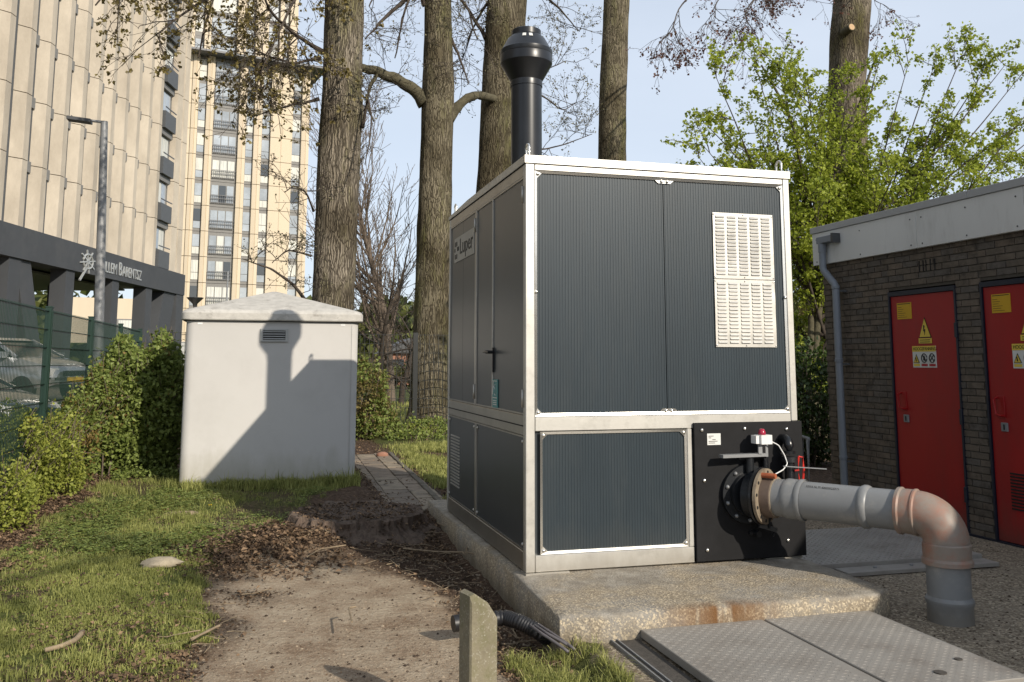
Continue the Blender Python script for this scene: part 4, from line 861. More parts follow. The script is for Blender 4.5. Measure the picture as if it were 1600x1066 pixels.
# fascia boards and roof edge
fy = [9.17, 7.42, 6.10, 4.2, 2.2, .2, -2, -4.5, -7.1]
for i in range(len(fy)-1):
    q = MB(); q.box(SXW-.045, SXW+.02, fy[i+1]+.002, fy[i]-.002, 2.672, 3.045, bev=.002); fb = q.build('fascia_board', 'fascia', shed)
    if i < 3:
        for yy in (fy[i]-.08, fy[i+1]+.08, (fy[i]+fy[i+1])/2):
            for zz in (2.71, 2.97):
                q = MB(); q.cyl((SXW-.044, yy, zz), (SXW-.049, yy, zz), .008, seg=8); q.build('fascia_screw', 'lamp_dark', fb)
q = MB(); q.box(SXW-.042, 10.3, 9.12, 9.168, 2.672, 3.045); q.build('fascia_board', 'fascia', shed)
re_ = [9.19, 8.72, 6.72, 4.5, 2, -1, -4, -7.2]
for i in range(len(re_)-1):
    q = MB(); q.box(SXW-.06, SXW+.14, re_[i+1]+.001, re_[i]-.002, 3.048, 3.12, bev=.003); q.build('roof_edge', 'roofedge', shed)
q = MB(); q.box(SXW+.1, 10.3, -7.2, 9.16, 2.74, 3.07); q.build('roof', 'lamp_dark', shed)
# downpipe
dp = MB(); dx = SXW-.10; dp.tube([(dx, 8.90, 2.93), (dx, 8.90, 2.62), (dx, 8.88, 2.58), (dx, 8.70, 2.42), (dx, 8.68, 2.38), (dx, 8.68, -.02)], .040, 18)
dpo = dp.build('downpipe', 'dpipe', shed, smooth=True, ang=50)
q = MB(); q.box(dx-.045, dx+.045, 8.66, 8.95, 2.90, 2.975, bev=.004); q.cyl((dx, 8.90, 2.80), (dx, 8.90, 2.93), .047, seg=18); q.build('outlet_box', 'dpipe', dpo)
q = MB(); q.box(dx-.05, dx+.05, 8.63, 8.665, 2.885, 2.99); q.build('outlet_flange', 'lamp_dark', dpo)
for zz in (2.36, 1.55, .5):
    q = MB(); q.lathe([(.04, 0), (.045, .005), (.045, .035), (.04, .04)], (dx, 8.68, zz), (0, 0, 1), 18); q.build('pipe_socket', 'dpipe', dpo, smooth=True, ang=40)
    q = MB(); q.bar((dx, 8.66, zz-.02), (SXW+.02, 8.63, zz-.02), .02, .02); q.build('bracket', 'lamp_dark', dpo)
def red_door(y0, y1, first):
    q = MB()
    for a_ in ((y0, y1, 2.225, 2.27), (y0, y0+.022, 0, 2.225), (y1-.022, y1, 0, 2.225)): q.box(SXW-.012, SXW+.06, a_[0], a_[1], a_[2], a_[3])
    f_ = q.build('door_frame', 'door_frame', shed)
    q = MB(); q.box(SXW+.004, SXW+.05, y0+.026, y1-.026, .015, 2.222, bev=.003); d = q.build('door', 'red_door', shed)
    for zz in (.35, 1.05, 1.85):
        q = MB(); q.box(SXW-.022, SXW+.004, y0-.004, y0+.03, zz-.07, zz+.07, bev=.003); q.build('hinge', 'door_frame', d)
    hy = y1-.14
    q = MB(); q.tube([(SXW, hy+.02, 1.245), (SXW-.045, hy+.02, 1.23), (SXW-.05, hy, 1.10), (SXW-.045, hy-.045, 1.09), (SXW, hy-.045, 1.09)], .011, 8); q.box(SXW-.004, SXW+.006, hy-.05, hy+.035, 1.07, 1.26, bev=.002); q.build('handle', 'red_door', d, smooth=True, ang=40)
    q = MB(); q.box(SXW-.012, SXW+.006, hy-.075, hy-.005, .955, 1.03, bev=.003); lk = q.build('lock', 'galv', d)
    q = MB(); q.box(SXW-.015, SXW-.011, hy-.048, hy-.035, .97, 1.015); q.build('keyhole', 'dark', lk)
    ya, yb = y1-.33, y1-.12
    q = MB(); q.box(SXW+.000, SXW+.006, ya, yb, 1.985, 2.15); sh = q.build('yellow_sheet', 'yellow', d)
    q = MB()
    for k, w_ in enumerate((1, .3, .45, .35, .6, .5, .7)): q.box(SXW-.0015, SXW, yb-.012-(ya*0+(yb-ya-.024)*w_), yb-.012, 2.135-k*.020-(.012 if k else 0), 2.135-k*.020-(.012 if k else 0)+(.006 if k == 0 else .003))
    q.build('sheet_print', 'black_ink', sh)
    # round-cornered hazard triangle with flash
    cy = y1-.505
    def tri(q, cy, cz, w_, h_, x): q.prism([(x, -1)]*0+[(cy-w_/2, cz), (cy+w_/2, cz), (cy, cz+h_)], 0, x, x+.003)
    q = MB(); tri(q, cy, 1.79, .17, .20, SXW+.001); q.build('hazard_border', 'black_ink', d)
    q = MB(); tri(q, cy, 1.798, .148, .176, SXW-.003); q.box(SXW-.003, SXW+.001, cy-.09, cy+.09, 1.735, 1.785); q.build('hazard_sign', 'wyellow', d)
    q = MB(); q.prism([(cy+.012, 1.915), (cy-.006, 1.905), (cy+.004, 1.875), (cy-.012, 1.872), (cy+.0, 1.815), (cy+.004, 1.85), (cy+.016, 1.855)], 0, SXW-.006, SXW-.003)
    for k in range(2): q.box(SXW-.005, SXW-.003, cy-.07, cy+.07, 1.765-k*.02, 1.771-k*.02)
    q.build('hazard_print', 'black_ink', d)
    # four-part notice
    na, nb = y1-.64, y1-.315; 
    q = MB(); q.box(SXW, SXW+.005, na, nb, 1.50, 1.71); nt_ = q.build('notice', 'white_sign', d)
    q = MB(); q.box(SXW-.002, SXW, na, nb, 1.655, 1.71); q.build('notice_heading', 'wyellow', nt_)
    text_obj('notice_lettering', 'HOOGSPANNING', .047, (SXW-.003, nb-.012, 1.667), (0, -1, 0), (0, 0, 1), 'black_ink', nt_, .0006, .85)
    w3 = (nb-na)/3
    for k in range(3):
        cc = nb-w3*(k+.5)
        q = MB(); q.box(SXW-.002, SXW, cc-.042, cc+.042, 1.513, 1.536); q.build('notice_caption', ('wyellow', 'red_ink', 'red_ink')[k], nt_)
        if k == 0:
            q = MB(); tri(q, cc, 1.545, .085, .085, SXW-.004); q.build('notice_symbol', 'black_ink', nt_)
            q = MB(); tri(q, cc, 1.550, .066, .066, SXW-.006); q.build('notice_symbol', 'wyellow', nt_)
            q = MB(); q.bar((SXW-.0075, cc+.004, 1.60), (SXW-.0075, cc-.004, 1.56), .008, .008); q.build('notice_symbol', 'black_ink', nt_)
        else:
            q = MB(); t_ = np.linspace(0, 2*math.pi, 25); q.tube([(SXW-.003, cc+.037*math.cos(t), 1.592+.042*math.sin(t)) for t in t_], .0045, 5, cap=False)
            q.bar((SXW-.003, cc+.026, 1.622), (SXW-.003, cc-.026, 1.562), .005, .006)
            if k == 1: q.prism([(cc-.012, 1.565), (cc+.012, 1.57), (cc+.01, 1.61), (cc-.002, 1.618), (cc-.014, 1.595)], 0, SXW-.004, SXW-.002)
            else: q.bar((SXW-.003, cc-.022, 1.618), (SXW-.003, cc+.022, 1.57), .007, .006)
            q.build('notice_symbol', 'black_ink', nt_)
    if not first:
        for k in range(12):
            q = MB(); q.box(SXW-.004, SXW+.004, y1-.62, y1-.20, .30+k*.027, .312+k*.027); q.build('vent_slot', 'dark', d)
    return d
red_door(*opens[0], True); red_door(*opens[1], False)
q = MB(); q.box(SXW-.02, SXW+.02, 5.745, 7.935, -.02, .012); q.build('threshold', 'door_frame', shed)

# ------------------------------------------------------------------ handrail behind the cabinet
hr = MB(); p0 = pY(1262, 686, 9.6); p1 = pY(1272, 686, 9.6)
hr.tube([(p0[0], 9.6, 0), (p0[0], 9.6, p0[2]-.02), (p0[0]+.012, 9.6, p0[2]), (p0[0]+.12, 9.9, p0[2]), (p0[0]+.13, 9.92, p0[2]-.02), (p0[0]+.13, 9.92, 0)], .021, 12)
o = hr.build('handrail', 'galv', smooth=True, ang=50); tag(o, 'grey tubular steel hoop rail behind the cabinet', 'rail')

# ------------------------------------------------------------------ bollard, duct, cables, stump, loose things
bo = MB(); A_ = pZ(748, 1066, .012)
bx, by = .955, 4.03
poly = [(-.068, -.3), (.068, -.3), (.068, .43), (.02, .50), (-.045, .545), (-.068, .535)]
rings = []
bo2 = MB(); bev = .012
def brng(y, s_): cx = sum(p[0] for p in poly)/6; cz = sum(p[1] for p in poly)/6; return [(bx+(p[0]-cx)*s_+cx+.0*y, by+y, (p[1]-cz)*s_+cz) for p in poly]
loft(bo2, [brng(-.06, .9), brng(-.05, 1), brng(.05, 1), brng(.06, .9)]); bo2.f.append(np.array([list(range(5, -1, -1))]))
o = bo2.build('concrete_post', 'bollard'); tag(o, 'short mossy concrete marker post with slanted top in the foreground', 'post')
o.location = (bx, by, 0); 
me = o.data; V = np.zeros(len(me.vertices)*3); me.vertices.foreach_get('co', V); V = V.reshape(-1, 3)-[bx, by, 0]; me.vertices.foreach_set('co', V.ravel()); o.rotation_euler = (0, 0, math.radians(14))
du = thing('corrugated_duct', (1.3, 5.2, .05), 'black corrugated duct end lying behind the concrete marker post', 'duct')
P_ = np.array([pZ(708, 975, .045), pZ(740, 970, .05), pZ(790, 965, .06), pZ(812, 972, .06), pZ(838, 985, .03), pZ(856, 998, -.03)])
tt = np.linspace(0, 5, 131); from_ = lambda tt, P_: np.stack([np.interp(tt, range(len(P_)), P_[:, k]) for k in range(3)], 1)
Q = from_(tt, P_); 
for _ in range(8): Q[1:-1] = (Q[:-2]+Q[1:-1]*2+Q[2:])/4
rad = .040+.004*np.where(np.arange(131) % 4 < 2, 1, -.3); q = MB(); q.tube(Q[18:], rad[18:], 20); q.build('ribbed_hose', 'rubber', du, smooth=True)
q = MB(); q.tube(Q[:20], .047, 24); q.build('end_cap', 'rubber', du, smooth=True, ang=40)
for k, (a_, b_, c_2) in enumerate((((812, 961), (850, 985), (898, 1015)), ((808, 964), (845, 993), (888, 1019)), ((815, 965), (855, 994), (893, 1012)))):
    P_ = np.array([pZ(*a_, .05), pZ(*b_, .05), pZ(*c_2, .01)]); Q = from_(np.linspace(0, 2, 14), P_); Q[:, 2] += .012*np.sin(np.linspace(0, 3.1, 14))
    o = MB().tube(Q, .0085, 8).build('loose_cable', 'cable', smooth=True); tag(o, ('upper grey cable running from the black duct to the slab corner', 'lower grey cable ending nearest the camera beside the slab corner', 'middle grey cable between two others at the slab corner')[k], 'cable', 'cables by the slab corner')
# stump
sc = (pZ(465, 800, .14)+pZ(650, 800, .14))/2; n = 150; aa = np.arange(n)*2*math.pi/n
st = MB(); rings = []
for k, (rs, z) in enumerate(((1.35, -.06), (1.18, .01), (1.07, .05), (1.01, .10), (.985, .135), (.95, .15), (.88, .142), (.6, .13), (.3, .132), (.02, .128))):
    rough = .16*(fbm(3*np.cos(aa), 3*np.sin(aa), k*.3, 1.6)-.5)+(.10 if k < 6 else 0)*(vnoise(22*np.cos(aa), 22*np.sin(aa), k*.15, 1.3)-.5)+.06*(fbm(9*np.cos(aa), 9*np.sin(aa), k*.5, 1.6)-.5)
    rx = (.62*rs)*(1+rough*1.2); ry = (.60*rs)*(1+rough*1.2)
    rings.append([(sc[0]+rx[i]*math.cos(aa[i]), sc[1]+ry[i]*math.sin(aa[i]), z+.02*(vnoise(4*math.cos(aa[i])*rs, 4*math.sin(aa[i])*rs, k, 2)-.5)+(.03*(vnoise(12*math.cos(aa[i]), 12*math.sin(aa[i]), 5)-.3) if k in (4, 5) else 0)) for i in range(n)])
loft(st, rings); o = st.build('tree_stump', 'stump', smooth=True, ang=40)
sl = MB(); r2 = np.random.default_rng(8); k_ = 2600; th = r2.random(k_)*6.283; rr = r2.random(k_)**.45*1.12; X_ = sc[0]+.62*rr*np.cos(th); Y_ = sc[1]+.60*rr*np.sin(th); Z_ = np.where(rr < .93, .142, .142-.13*np.clip((rr-.93)/.2, 0, 1))+.015*r2.random(k_)
cards(sl, np.stack([X_, Y_, Z_], 1), np.stack([np.cos(th*7), np.sin(th*7), r2.normal(0, .3, k_)], 1), np.stack([r2.normal(0, .5, k_), r2.normal(0, .5, k_), 1+0*th], 1), .012+.032*r2.random(k_)**2, r2, .7, .5, r2.random(k_)**1.8)
sl.build('stump_litter', 'litter', kind='stuff')['label'] = 'crumbs of bark and dead leaves on and around the stump'; tag(o, 'low wide rotten tree stump at the start of the tiled path', 'stump')
def rock(name, c, rx, ry, rz, label, mt='stone', cat='stone', rot=0):
    q = MB(); rg = []
    for k in range(7):
        ph = -math.pi/2+math.pi*(k+.3)/6.6; ring = []
        for i in range(14):
            t = 2*math.pi*i/14; x, y, z = math.cos(ph)*math.cos(t), math.cos(ph)*math.sin(t), math.sin(ph); f = .65+.8*fbm(x+3, y+5, z+c[0], 2.0)
            X_ = x*rx*f; Y_ = y*ry*f; ring.append((c[0]+X_*math.cos(rot)-Y_*math.sin(rot), c[1]+X_*math.sin(rot)+Y_*math.cos(rot), c[2]+z*rz*f))
        rg.append(ring)
    loft(q, rg); o = q.build(name, mt, smooth=True, ang=50); return tag(o, label, cat)
c1 = pZ(250, 880, .03); rock('stone', (c1[0], c1[1], .03), .13, .065, .04, 'pale flat stone in the grass at the edge of the bare soil')
c1 = pZ(283, 804, .03); rock('wood_chunk', (c1[0], c1[1], .03), .16, .045, .03, 'light broken piece of wood lying in the lawn before the kiosk', 'stick', 'wood')
c1 = pZ(598, 711, .05); rock('brick_lump', (c1[0], c1[1], .05), .10, .08, .05, 'reddish rubble lump at the far end of the tiled path', 'cloth_dk', 'rubble')
P_ = np.array([pZ(70, 1016, .03), pZ(95, 1010, .035), pZ(118, 1000, .035), pZ(129, 988, .045)]); o = MB().tube(from_(np.linspace(0, 3, 12), P_), np.linspace(.012, .016, 12), 8).build('stick', 'stick', smooth=True); tag(o, 'pale bent stick lying in the grass at lower left', 'stick')
P_ = np.array([pZ(298, 999, .03), pZ(322, 988, .03), pZ(345, 976, .03)]); o = MB().tube(from_(np.linspace(0, 2, 8), P_), .007, 6).build('stick', 'stick', smooth=True); tag(o, 'thin straight twig at the edge between grass and dusty concrete', 'stick')
P_ = np.array([pZ(120, 760, .05), pZ(140, 744, .1)]); o = MB().tube(from_(np.linspace(0, 1, 4), P_), .014, 6).build('stick', 'stick', smooth=True); tag(o, 'short pale stick leaning at the foot of the hedge', 'stick')
# dandelions
for k, (a_, b_) in enumerate(((256, 797), (328, 790))):
    c1 = pZ(a_, b_, .05); q = MB(); q.lathe([(.004, 0), (.018, .004), (.016, .012), (.004, .015)], (c1[0], c1[1], .05), seg=12); dn = thing('dandelion', (c1[0], c1[1], 0), ('yellow dandelion beside the wood chunk, left one of two', 'yellow dandelion in the lawn nearest the kiosk shadow')[k], 'flower', 'dandelions in the lawn')
    q.build('blossom', 'plate', dn); MB().cyl((c1[0], c1[1], 0), (c1[0], c1[1], .05), .002, seg=6).build('stem', 'leaf_hedge', dn)

# ------------------------------------------------------------------ fences
def mesh_panel(name, a, b, z0, z1, parent, mt, pitch=.05, hz=.2, wr=.0028):
    q = MB(); a = np.array(a, float); b = np.array(b, float); L_ = np.linalg.norm(b-a); d = (b-a)/L_; n = int(L_/pitch)
    for i in range(n+1):
        p = a+d*i*L_/n; q.bar((p[0], p[1], z0), (p[0], p[1], z1), wr*2, wr*2)
    nrm = np.array([-d[1], d[0]])
    k = 0; z = z1-.02
    while z > z0:
        for sg in (-1, 1): q.bar((*(a+nrm*.007*sg), z), (*(b+nrm*.007*sg), z), .008, .008)
        z -= hz
    return q.build(name, mt, parent, kind='stuff')
gf = thing('mesh_fence', (-2.3, 11, 0), 'green double wire mesh fence beside the car park', 'fence')
GP = [(-2.33, 6.2), (-2.33, 8.6), (-2.32, 11.0), (-2.29, 13.35), (-2.25, 15.7), (-2.25, 18.1)]
for i, (x, y) in enumerate(GP):
    q = MB(); q.box(x-.03, x+.03, y-.045, y+.045, 0, 2.14); q.box(x-.036, x+.036, y-.05, y+.05, 2.14, 2.155); q.box(x+.03, x+.04, y-.02, y+.02, .2, 2.1); q.build('post', 'green_post', gf)
for i in range(len(GP)-1): mesh_panel('mesh_panel', GP[i], GP[i+1], .08, 2.12, gf, 'green_post')
bf = thing('mesh_fence', (3.2, 19.8, 0), 'black double wire mesh fence behind the tiled path and tree trunk', 'fence')
BP = [(-1.9, 20.0), (.6, 20.0), (pZ(645, 675, 0)[0], 19.95), (5.75, 19.95), (8.25, 19.95), (10.75, 19.95)]
bft = pY(645, 520, 19.95)[2]
for i, (x, y) in enumerate(BP):
    q = MB(); q.box(x-.05, x+.05, y-.05, y+.05, 0, bft); q.build('post', 'black_fence', bf)
for i in range(len(BP)-1): mesh_panel('mesh_panel', BP[i], BP[i+1], .06, bft-.03, bf, 'black_fence', .10, .2, .005)

# ------------------------------------------------------------------ trees
def grow(mb, LV, p, d, L_, r0, lvl, prm, rg):
    n = prm['n'][lvl] if lvl < len(prm['n']) else 4
    P_ = [np.array(p, float)]; d = np.array(d, float); d /= np.linalg.norm(d)
    for i in range(n):
        d = d+rg.normal(0, prm['wob'], 3)+np.array([0, 0, prm['grav'][min(lvl, len(prm['grav'])-1)]])/n; d /= np.linalg.norm(d); P_.append(P_[-1]+d*L_/n)
    P_ = np.array(P_); rad = np.linspace(r0, max(r0*prm['tip'], prm['rmin']), n+1)
    mb.tube(P_, rad, 8 if r0 > .04 else (5 if r0 > .012 else 3), cap=False)
    if lvl >= prm['levels']:
        k = prm['leaves']; t = rg.random(k)**.7; idx = t*(n); i0 = np.minimum(idx.astype(int), n-1); f = (idx-i0)[:, None]
        Q = P_[i0]*(1-f)+P_[i0+1]*f+rg.normal(0, prm['spread'], (k, 3)); LV.append(Q); LV.append(P_[-1:]+rg.normal(0, prm['spread']*.5, (prm['tipl'], 3))); return
    m_ = prm['kids'][lvl]
    for k in range(m_):
        t = prm['start']+(1-prm['start'])*(k+rg.random()*.8)/m_; idx = t*n; i0 = min(int(idx), n-1); f = idx-i0
        q = P_[i0]*(1-f)+P_[i0+1]*f; dd = P_[min(i0+1, n)]-P_[i0]; dd /= np.linalg.norm(dd)
        rnd = rg.normal(0, 1, 3); rnd -= dd*(rnd@dd); rnd /= np.linalg.norm(rnd); an = math.radians(prm['ang'])*rg.uniform(.6, 1.25)
        nd = dd*math.cos(an)+rnd*math.sin(an)*np.array([1, 1, prm.get('flat', 1)])
        grow(mb, LV, q, nd, L_*prm['lr']*rg.uniform(.7, 1.2)*(1.15-.5*t), max(rad[i0]*prm['rr'], prm['rmin']), lvl+1, prm, rg)
def leafset(LV, size, rg, name, mt, parent, wid=.7, upb=.3, kind=None):
    P_ = np.concatenate(LV); n = len(P_); D = rg.normal(0, 1, (n, 3)); D[:, 2] -= upb; N = rg.normal(0, .6, (n, 3)); N[:, 2] += .8
    q = MB(); cards(q, P_, D, N, size*(.6+.8*rg.random(n)), rg, wid, .3, np.clip(rg.normal(.5, .25, n), 0, 1)); return q.build(name, mt, parent, kind=kind)
def spline(P_, n):
    P_ = np.array(P_, float); t = np.linspace(0, len(P_)-1, n); Q = np.stack([np.interp(t, range(len(P_)), P_[:, k]) for k in range(P_.shape[1])], 1)
    for _ in range(n//10+2): Q[1:-1] = (Q[:-2]+2*Q[1:-1]+Q[2:])/4
    return Q
def trunk(parent, pxs, Y, ztop, mt, seg=72, knots=()):
    """pxs: list of (x_left, x_right, y) measured; built from the ground up past the frame"""
    pts = []
    for xl, xr, y in pxs:
        a_, b_ = pY(xl, y, Y), pY(xr, y, Y); pts.append((*( (a_+b_)/2), (b_-a_)[0]/2*1.0))
    pts.sort(key=lambda p: p[2]); p0 = pts[0]; p1 = pts[-1]
    pts = [(p0[0]-(pts[1][0]-p0[0])*.3, Y, -.1, p0[3]*1.22), (p0[0], Y, max(.35, p0[2]*.3), p0[3]*1.06)]+pts if p0[2] > .6 else [(p0[0], Y, -.15, p0[3]*1.25)]+pts
    dx = (p1[0]-pts[-2][0])/(p1[2]-pts[-2][2]+1e-6); pts.append((p1[0]+dx*(ztop-p1[2])*.7, Y, ztop, p1[3]*.62))
    A = np.array(pts); zz = np.arange(A[0, 2], ztop, .10 if ztop < 20 else .12); n = len(zz)
    X_ = np.interp(zz, A[:, 2], A[:, 0]); R_ = np.interp(zz, A[:, 2], A[:, 3])
    for _ in range(6): X_[1:-1] = (X_[:-2]+2*X_[1:-1]+X_[2:])/4; R_[1:-1] = (R_[:-2]+2*R_[1:-1]+R_[2:])/4
    Pt = np.stack([X_, 0*zz+Y, zz], 1); th = np.arange(seg)*2*math.pi/seg
    C_, S_ = np.cos(th)[None]*R_[:, None], np.sin(th)[None]*R_[:, None]; Z_ = zz[:, None]+0*C_
    D = .06*(fbm(C_*1.6+X_[0], S_*1.6, Z_*.5, 1.5)-.5)+.035*(fbm(C_*9, S_*9, Z_*.9, 1.6, 3)-.5)
    D = D+.12*np.exp(-Z_/.5)*(fbm(np.cos(th)[None]*2.2+0*Z_, np.sin(th)[None]*2.2+0*Z_, 0*Z_, 1.3)-.3)
    for (kz, kt, ka, ks) in knots: D = D+ka*np.exp(-((Z_-kz)/ks)**2-((np.mod(th[None]-kt+math.pi, 2*math.pi)-math.pi)*R_[:, None]/ks)**2)
    q = MB(); q.tube(Pt, R_, seg, disp=D); return q.build('trunk', mt, parent, smooth=True), A
def limb(mb, pts, r0, r1, seg=10, rg=RNG):
    Q = spline(pts, 24); n = len(Q); w = rg.normal(0, r0*.30, (n, 3)); w[0] = 0
    for _ in range(2): w[1:-1] = (w[:-2]+2*w[1:-1]+w[2:])/4
    Q = Q+w
    mb.tube(Q, np.linspace(r0, r1, n)*(1+.05*rg.normal(0, 1, n))*(1+.35*np.exp(-np.arange(n)/1.6)), seg, cap=True); return Q
def sprigs(mb, LV, Q, prm, rg, cnt, L0, down=0., r0=.012):
    for k in range(cnt):
        i = rg.integers(3, len(Q)); d = rg.normal(0, 1, 3); d[2] = d[2]*.6-down; grow(mb, LV, Q[i], d, L0*rg.uniform(.6, 1.2), r0, 0, prm, rg)
spr = dict(n=[5, 4, 3], wob=.16, grav=[-.25, -.3, -.2], tip=.45, rmin=.004, levels=2, kids=[4, 3], start=.2, ang=50, lr=.6, rr=.6, leaves=1, tipl=5, spread=.034)

rg = np.random.default_rng(21)
tA = thing('tree', (1.2, 17, 0), 'thick furrowed tree trunk right behind the grey kiosk', 'tree', 'tall trees behind the cabinet')
TA, A_ = trunk(tA, [(487, 553, 470), (493, 560, 350), (498, 564, 220), (504, 566, 100), (508, 568, 0)], 17, 15, 'bark', knots=((6.3, 4.2, .06, .25), (4.2, 3.4, .05, .2)))
mb = MB(); LV = []
# high limbs that reach left over the kiosk with young olive leaves
for pts, r0 in (([(515, -60), (430, -70), (340, -20), (250, 50)], .07), ([(508, -90), (420, -120), (300, -60), (190, -10)], .06), ([(505, 82), (470, 60), (420, 20), (400, -40)], .045), ([(500, 90), (460, 100), (430, 92), (380, 70)], .03), ([(506, -30), (470, -20), (440, 40), (400, 130)], .04), ([(512, -130), (380, -100), (330, 0), (310, 90)], .05), ([(512, -130), (300, -140), (200, -60), (150, 10)], .05)):
    ys = np.linspace(17, 15.2, len(pts)); Q = limb(mb, [pY(a_, b_, y_) for (a_, b_), y_ in zip(pts, ys)], r0, .012, 7, rg)
    sprigs(mb, LV, Q, spr, rg, 14, 1.25, .55)
lmb = mb.build('branches', 'twig', tA, smooth=True, kind='stuff'); leafset(LV, .062, rg, 'young_leaves', 'bud_olive', tA, .9, .6, 'stuff')
mb = MB(); LV = []; sp2 = dict(spr, leaves=1, tipl=1, grav=[.1, .05, 0], levels=2)
for pts, r0 in (([(485, 480), (455, 440), (420, 420), (380, 405)], .035), ([(490, 330), (478, 300), (460, 290), (445, 300)], .02), ([(497, 155), (470, 162), (430, 170), (390, 185)], .03), ([(486, 400), (450, 390), (425, 410)], .02), ([(566, 200), (575, 150), (582, 190), (570, 260)], .03)):
    Q = limb(mb, [pY(a_, b_, 16.8-.3*i) for i, (a_, b_) in enumerate(pts)], r0, .008, 7, rg); sprigs(mb, LV, Q, sp2, rg, 7, .7, 0, .009)
mb.build('lower_branches', 'twig', tA, smooth=True, kind='stuff'); leafset(LV, .04, rg, 'buds', 'bud_pale', tA, .8, 0, 'stuff')

tB = thing('tree', (3.5, 21.5, 0), 'tree trunk with two low side limbs left of the cabinet', 'tree', 'tall trees behind the cabinet')
YB = 21.5
TB, _ = trunk(tB, [(640, 704, 640), (646, 703, 520), (651, 704, 400), (655, 706, 280), (660, 708, 150), (664, 704, 0)], YB, 17, 'bark2', knots=((8.5, 3.3, .12, .3), (8.3, 0, .08, .3)))
mb = MB(); LV = []
Q1 = limb(mb, [pY(665, 160, YB), pY(640, 132, YB), (pY(612, 120, YB)), pY(585, 110, YB), pY(560, 108, YB), pY(530, 95, YB-.4)], .17, .07, 10, rg)
Q2 = limb(mb, [pY(700, 185, YB), pY(722, 160, YB), pY(745, 148, YB), pY(768, 150, YB+.5), pY(790, 160, YB+1.2)], .13, .09, 10, rg)
Q3 = limb(mb, [pY(590, 115, YB), pY(578, 135, YB), pY(572, 165, YB), pY(584, 190, YB)], .05, .02, 8, rg)
mb.build('limb', 'limb', tB, smooth=True)
mb = MB()
for pts, r0 in (([(670, -40), (640, -10), (600, 30), (570, 60)], .09), ([(664, 10), (650, -30), (632, 20), (618, 90)], .05), ([(705, 60), (722, 100), (732, 130)], .04), ([(700, -30), (730, 10), (745, 60)], .05), ([(660, -60), (600, -30), (575, 10)], .06)):
    Q = limb(mb, [pY(a_, b_, YB-.2*i) for i, (a_, b_) in enumerate(pts)], r0, .015, 7, rg); sprigs(mb, LV, Q, sp2, rg, 10, 1.2, .1, .012)
sprigs(mb, LV, Q1, sp2, rg, 10, 1.2, .0, .012); sprigs(mb, LV, Q3, sp2, rg, 6, .9, .3, .012)
mb.build('branches', 'twig', tB, smooth=True, kind='stuff'); leafset(LV, .045, rg, 'buds', 'bud_pale', tB, .8, 0, 'stuff')

tC = thing('tree', (5.1, 22.5, 0), 'large tree trunk rising directly behind the black flue', 'tree', 'tall trees behind the cabinet')
TC, _ = trunk(tC, [(742, 800, 330), (748, 806, 250), (753, 812, 150), (758, 818, 60), (763, 822, 0)], 22.5, 17, 'bark2', knots=((9.5, 4.4, .06, .25),))
mb = MB(); LV = []
for pts, r0 in (([(815, -40), (850, -10), (880, 20), (905, 50)], .06), ([(815, 90), (850, 110), (885, 95)], .03), ([(812, 140), (850, 150), (880, 175), (900, 160)], .03), ([(806, 230), (845, 235), (885, 225), (925, 210)], .03), ([(760, 60), (735, 20), (705, -20)], .06), ([(765, 0), (740, 40), (722, 95)], .04), ([(818, -60), (870, -60), (915, -20)], .05)):
    Q = limb(mb, [pY(a_, b_, 22.5+.5*i) for i, (a_, b_) in enumerate(pts)], r0, .01, 7, rg); sprigs(mb, LV, Q, dict(sp2, leaves=4, tipl=2, grav=[.3, .2, .1]), rg, 9, 1.15, -.1, .012)
mb.build('branches', 'twig', tC, smooth=True, kind='stuff'); leafset(LV, .05, rg, 'buds', 'bud_pale', tC, .8, 0, 'stuff')

tD = thing('tree', (9.6, 26, 0), 'slimmer bare tree trunk above the middle of the cabinet roof', 'tree', 'tall trees behind the cabinet')
trunk(tD, [(936, 977, 250), (938, 977, 160), (942, 980, 60), (945, 982, 0)], 26, 19, 'bark2', 56)
tE = thing('tree', (17, 25, 0), 'tall trunk with a pale sawn branch stub rising out of the green maple', 'tree', 'tall trees behind the cabinet')
TE, _ = trunk(tE, [(1296, 1352, 320), (1300, 1347, 130), (1302, 1352, 60), (1308, 1356, 0)], 24, 16, 'bark', 56)
q = MB(); a_ = pY(1318, 52, 23.7); q.cyl(a_, a_+np.array([-.0, -.42, .05]), .14, .12, 16); q.build('branch_stub', 'limb', tE, smooth=True, ang=40)
q = MB(); b_ = a_+np.array([-.0, -.42, .05]); q.cyl(b_, b_+np.array([0, -.012, .001]), .10, seg=16); q.build('sawn_face', mat('sawn_wood', (.48, .33, .19), .9), tE)
mb = MB(); LV = []
for pts, r0 in (([(1290, -60), (1200, -70), (1110, -40), (1060, 10), (1045, 60)], .05), ([(1290, -80), (1180, -60), (1120, 0), (1115, 30)], .04), ([(1300, -60), (1220, -50), (1160, 20), (1185, 60)], .04), ([(1330, -60), (1250, -60), (1190, -20), (1150, 50)], .04), ([(1290, -90), (1230, -40), (1215, 0)], .04), ([(1350, -40), (1365, 0), (1385, 10)], .02), ([(1300, -90), (1240, -40), (1250, 0)], .03)):
    Q = limb(mb, [pY(a_, b_, 24-2.2*i) for i, (a_, b_) in enumerate(pts)], r0, .006, 6, rg); sprigs(mb, LV, Q[8:], dict(spr, grav=[-.7, -.7, -.5], leaves=1, tipl=3), rg, 10 if len(pts) > 3 else 4, 1.0, .7, .009)
mb.build('branches', 'twig', tE, smooth=True, kind='stuff'); leafset(LV, .055, rg, 'young_leaves', 'bud_red', tE, .9, .6, 'stuff')

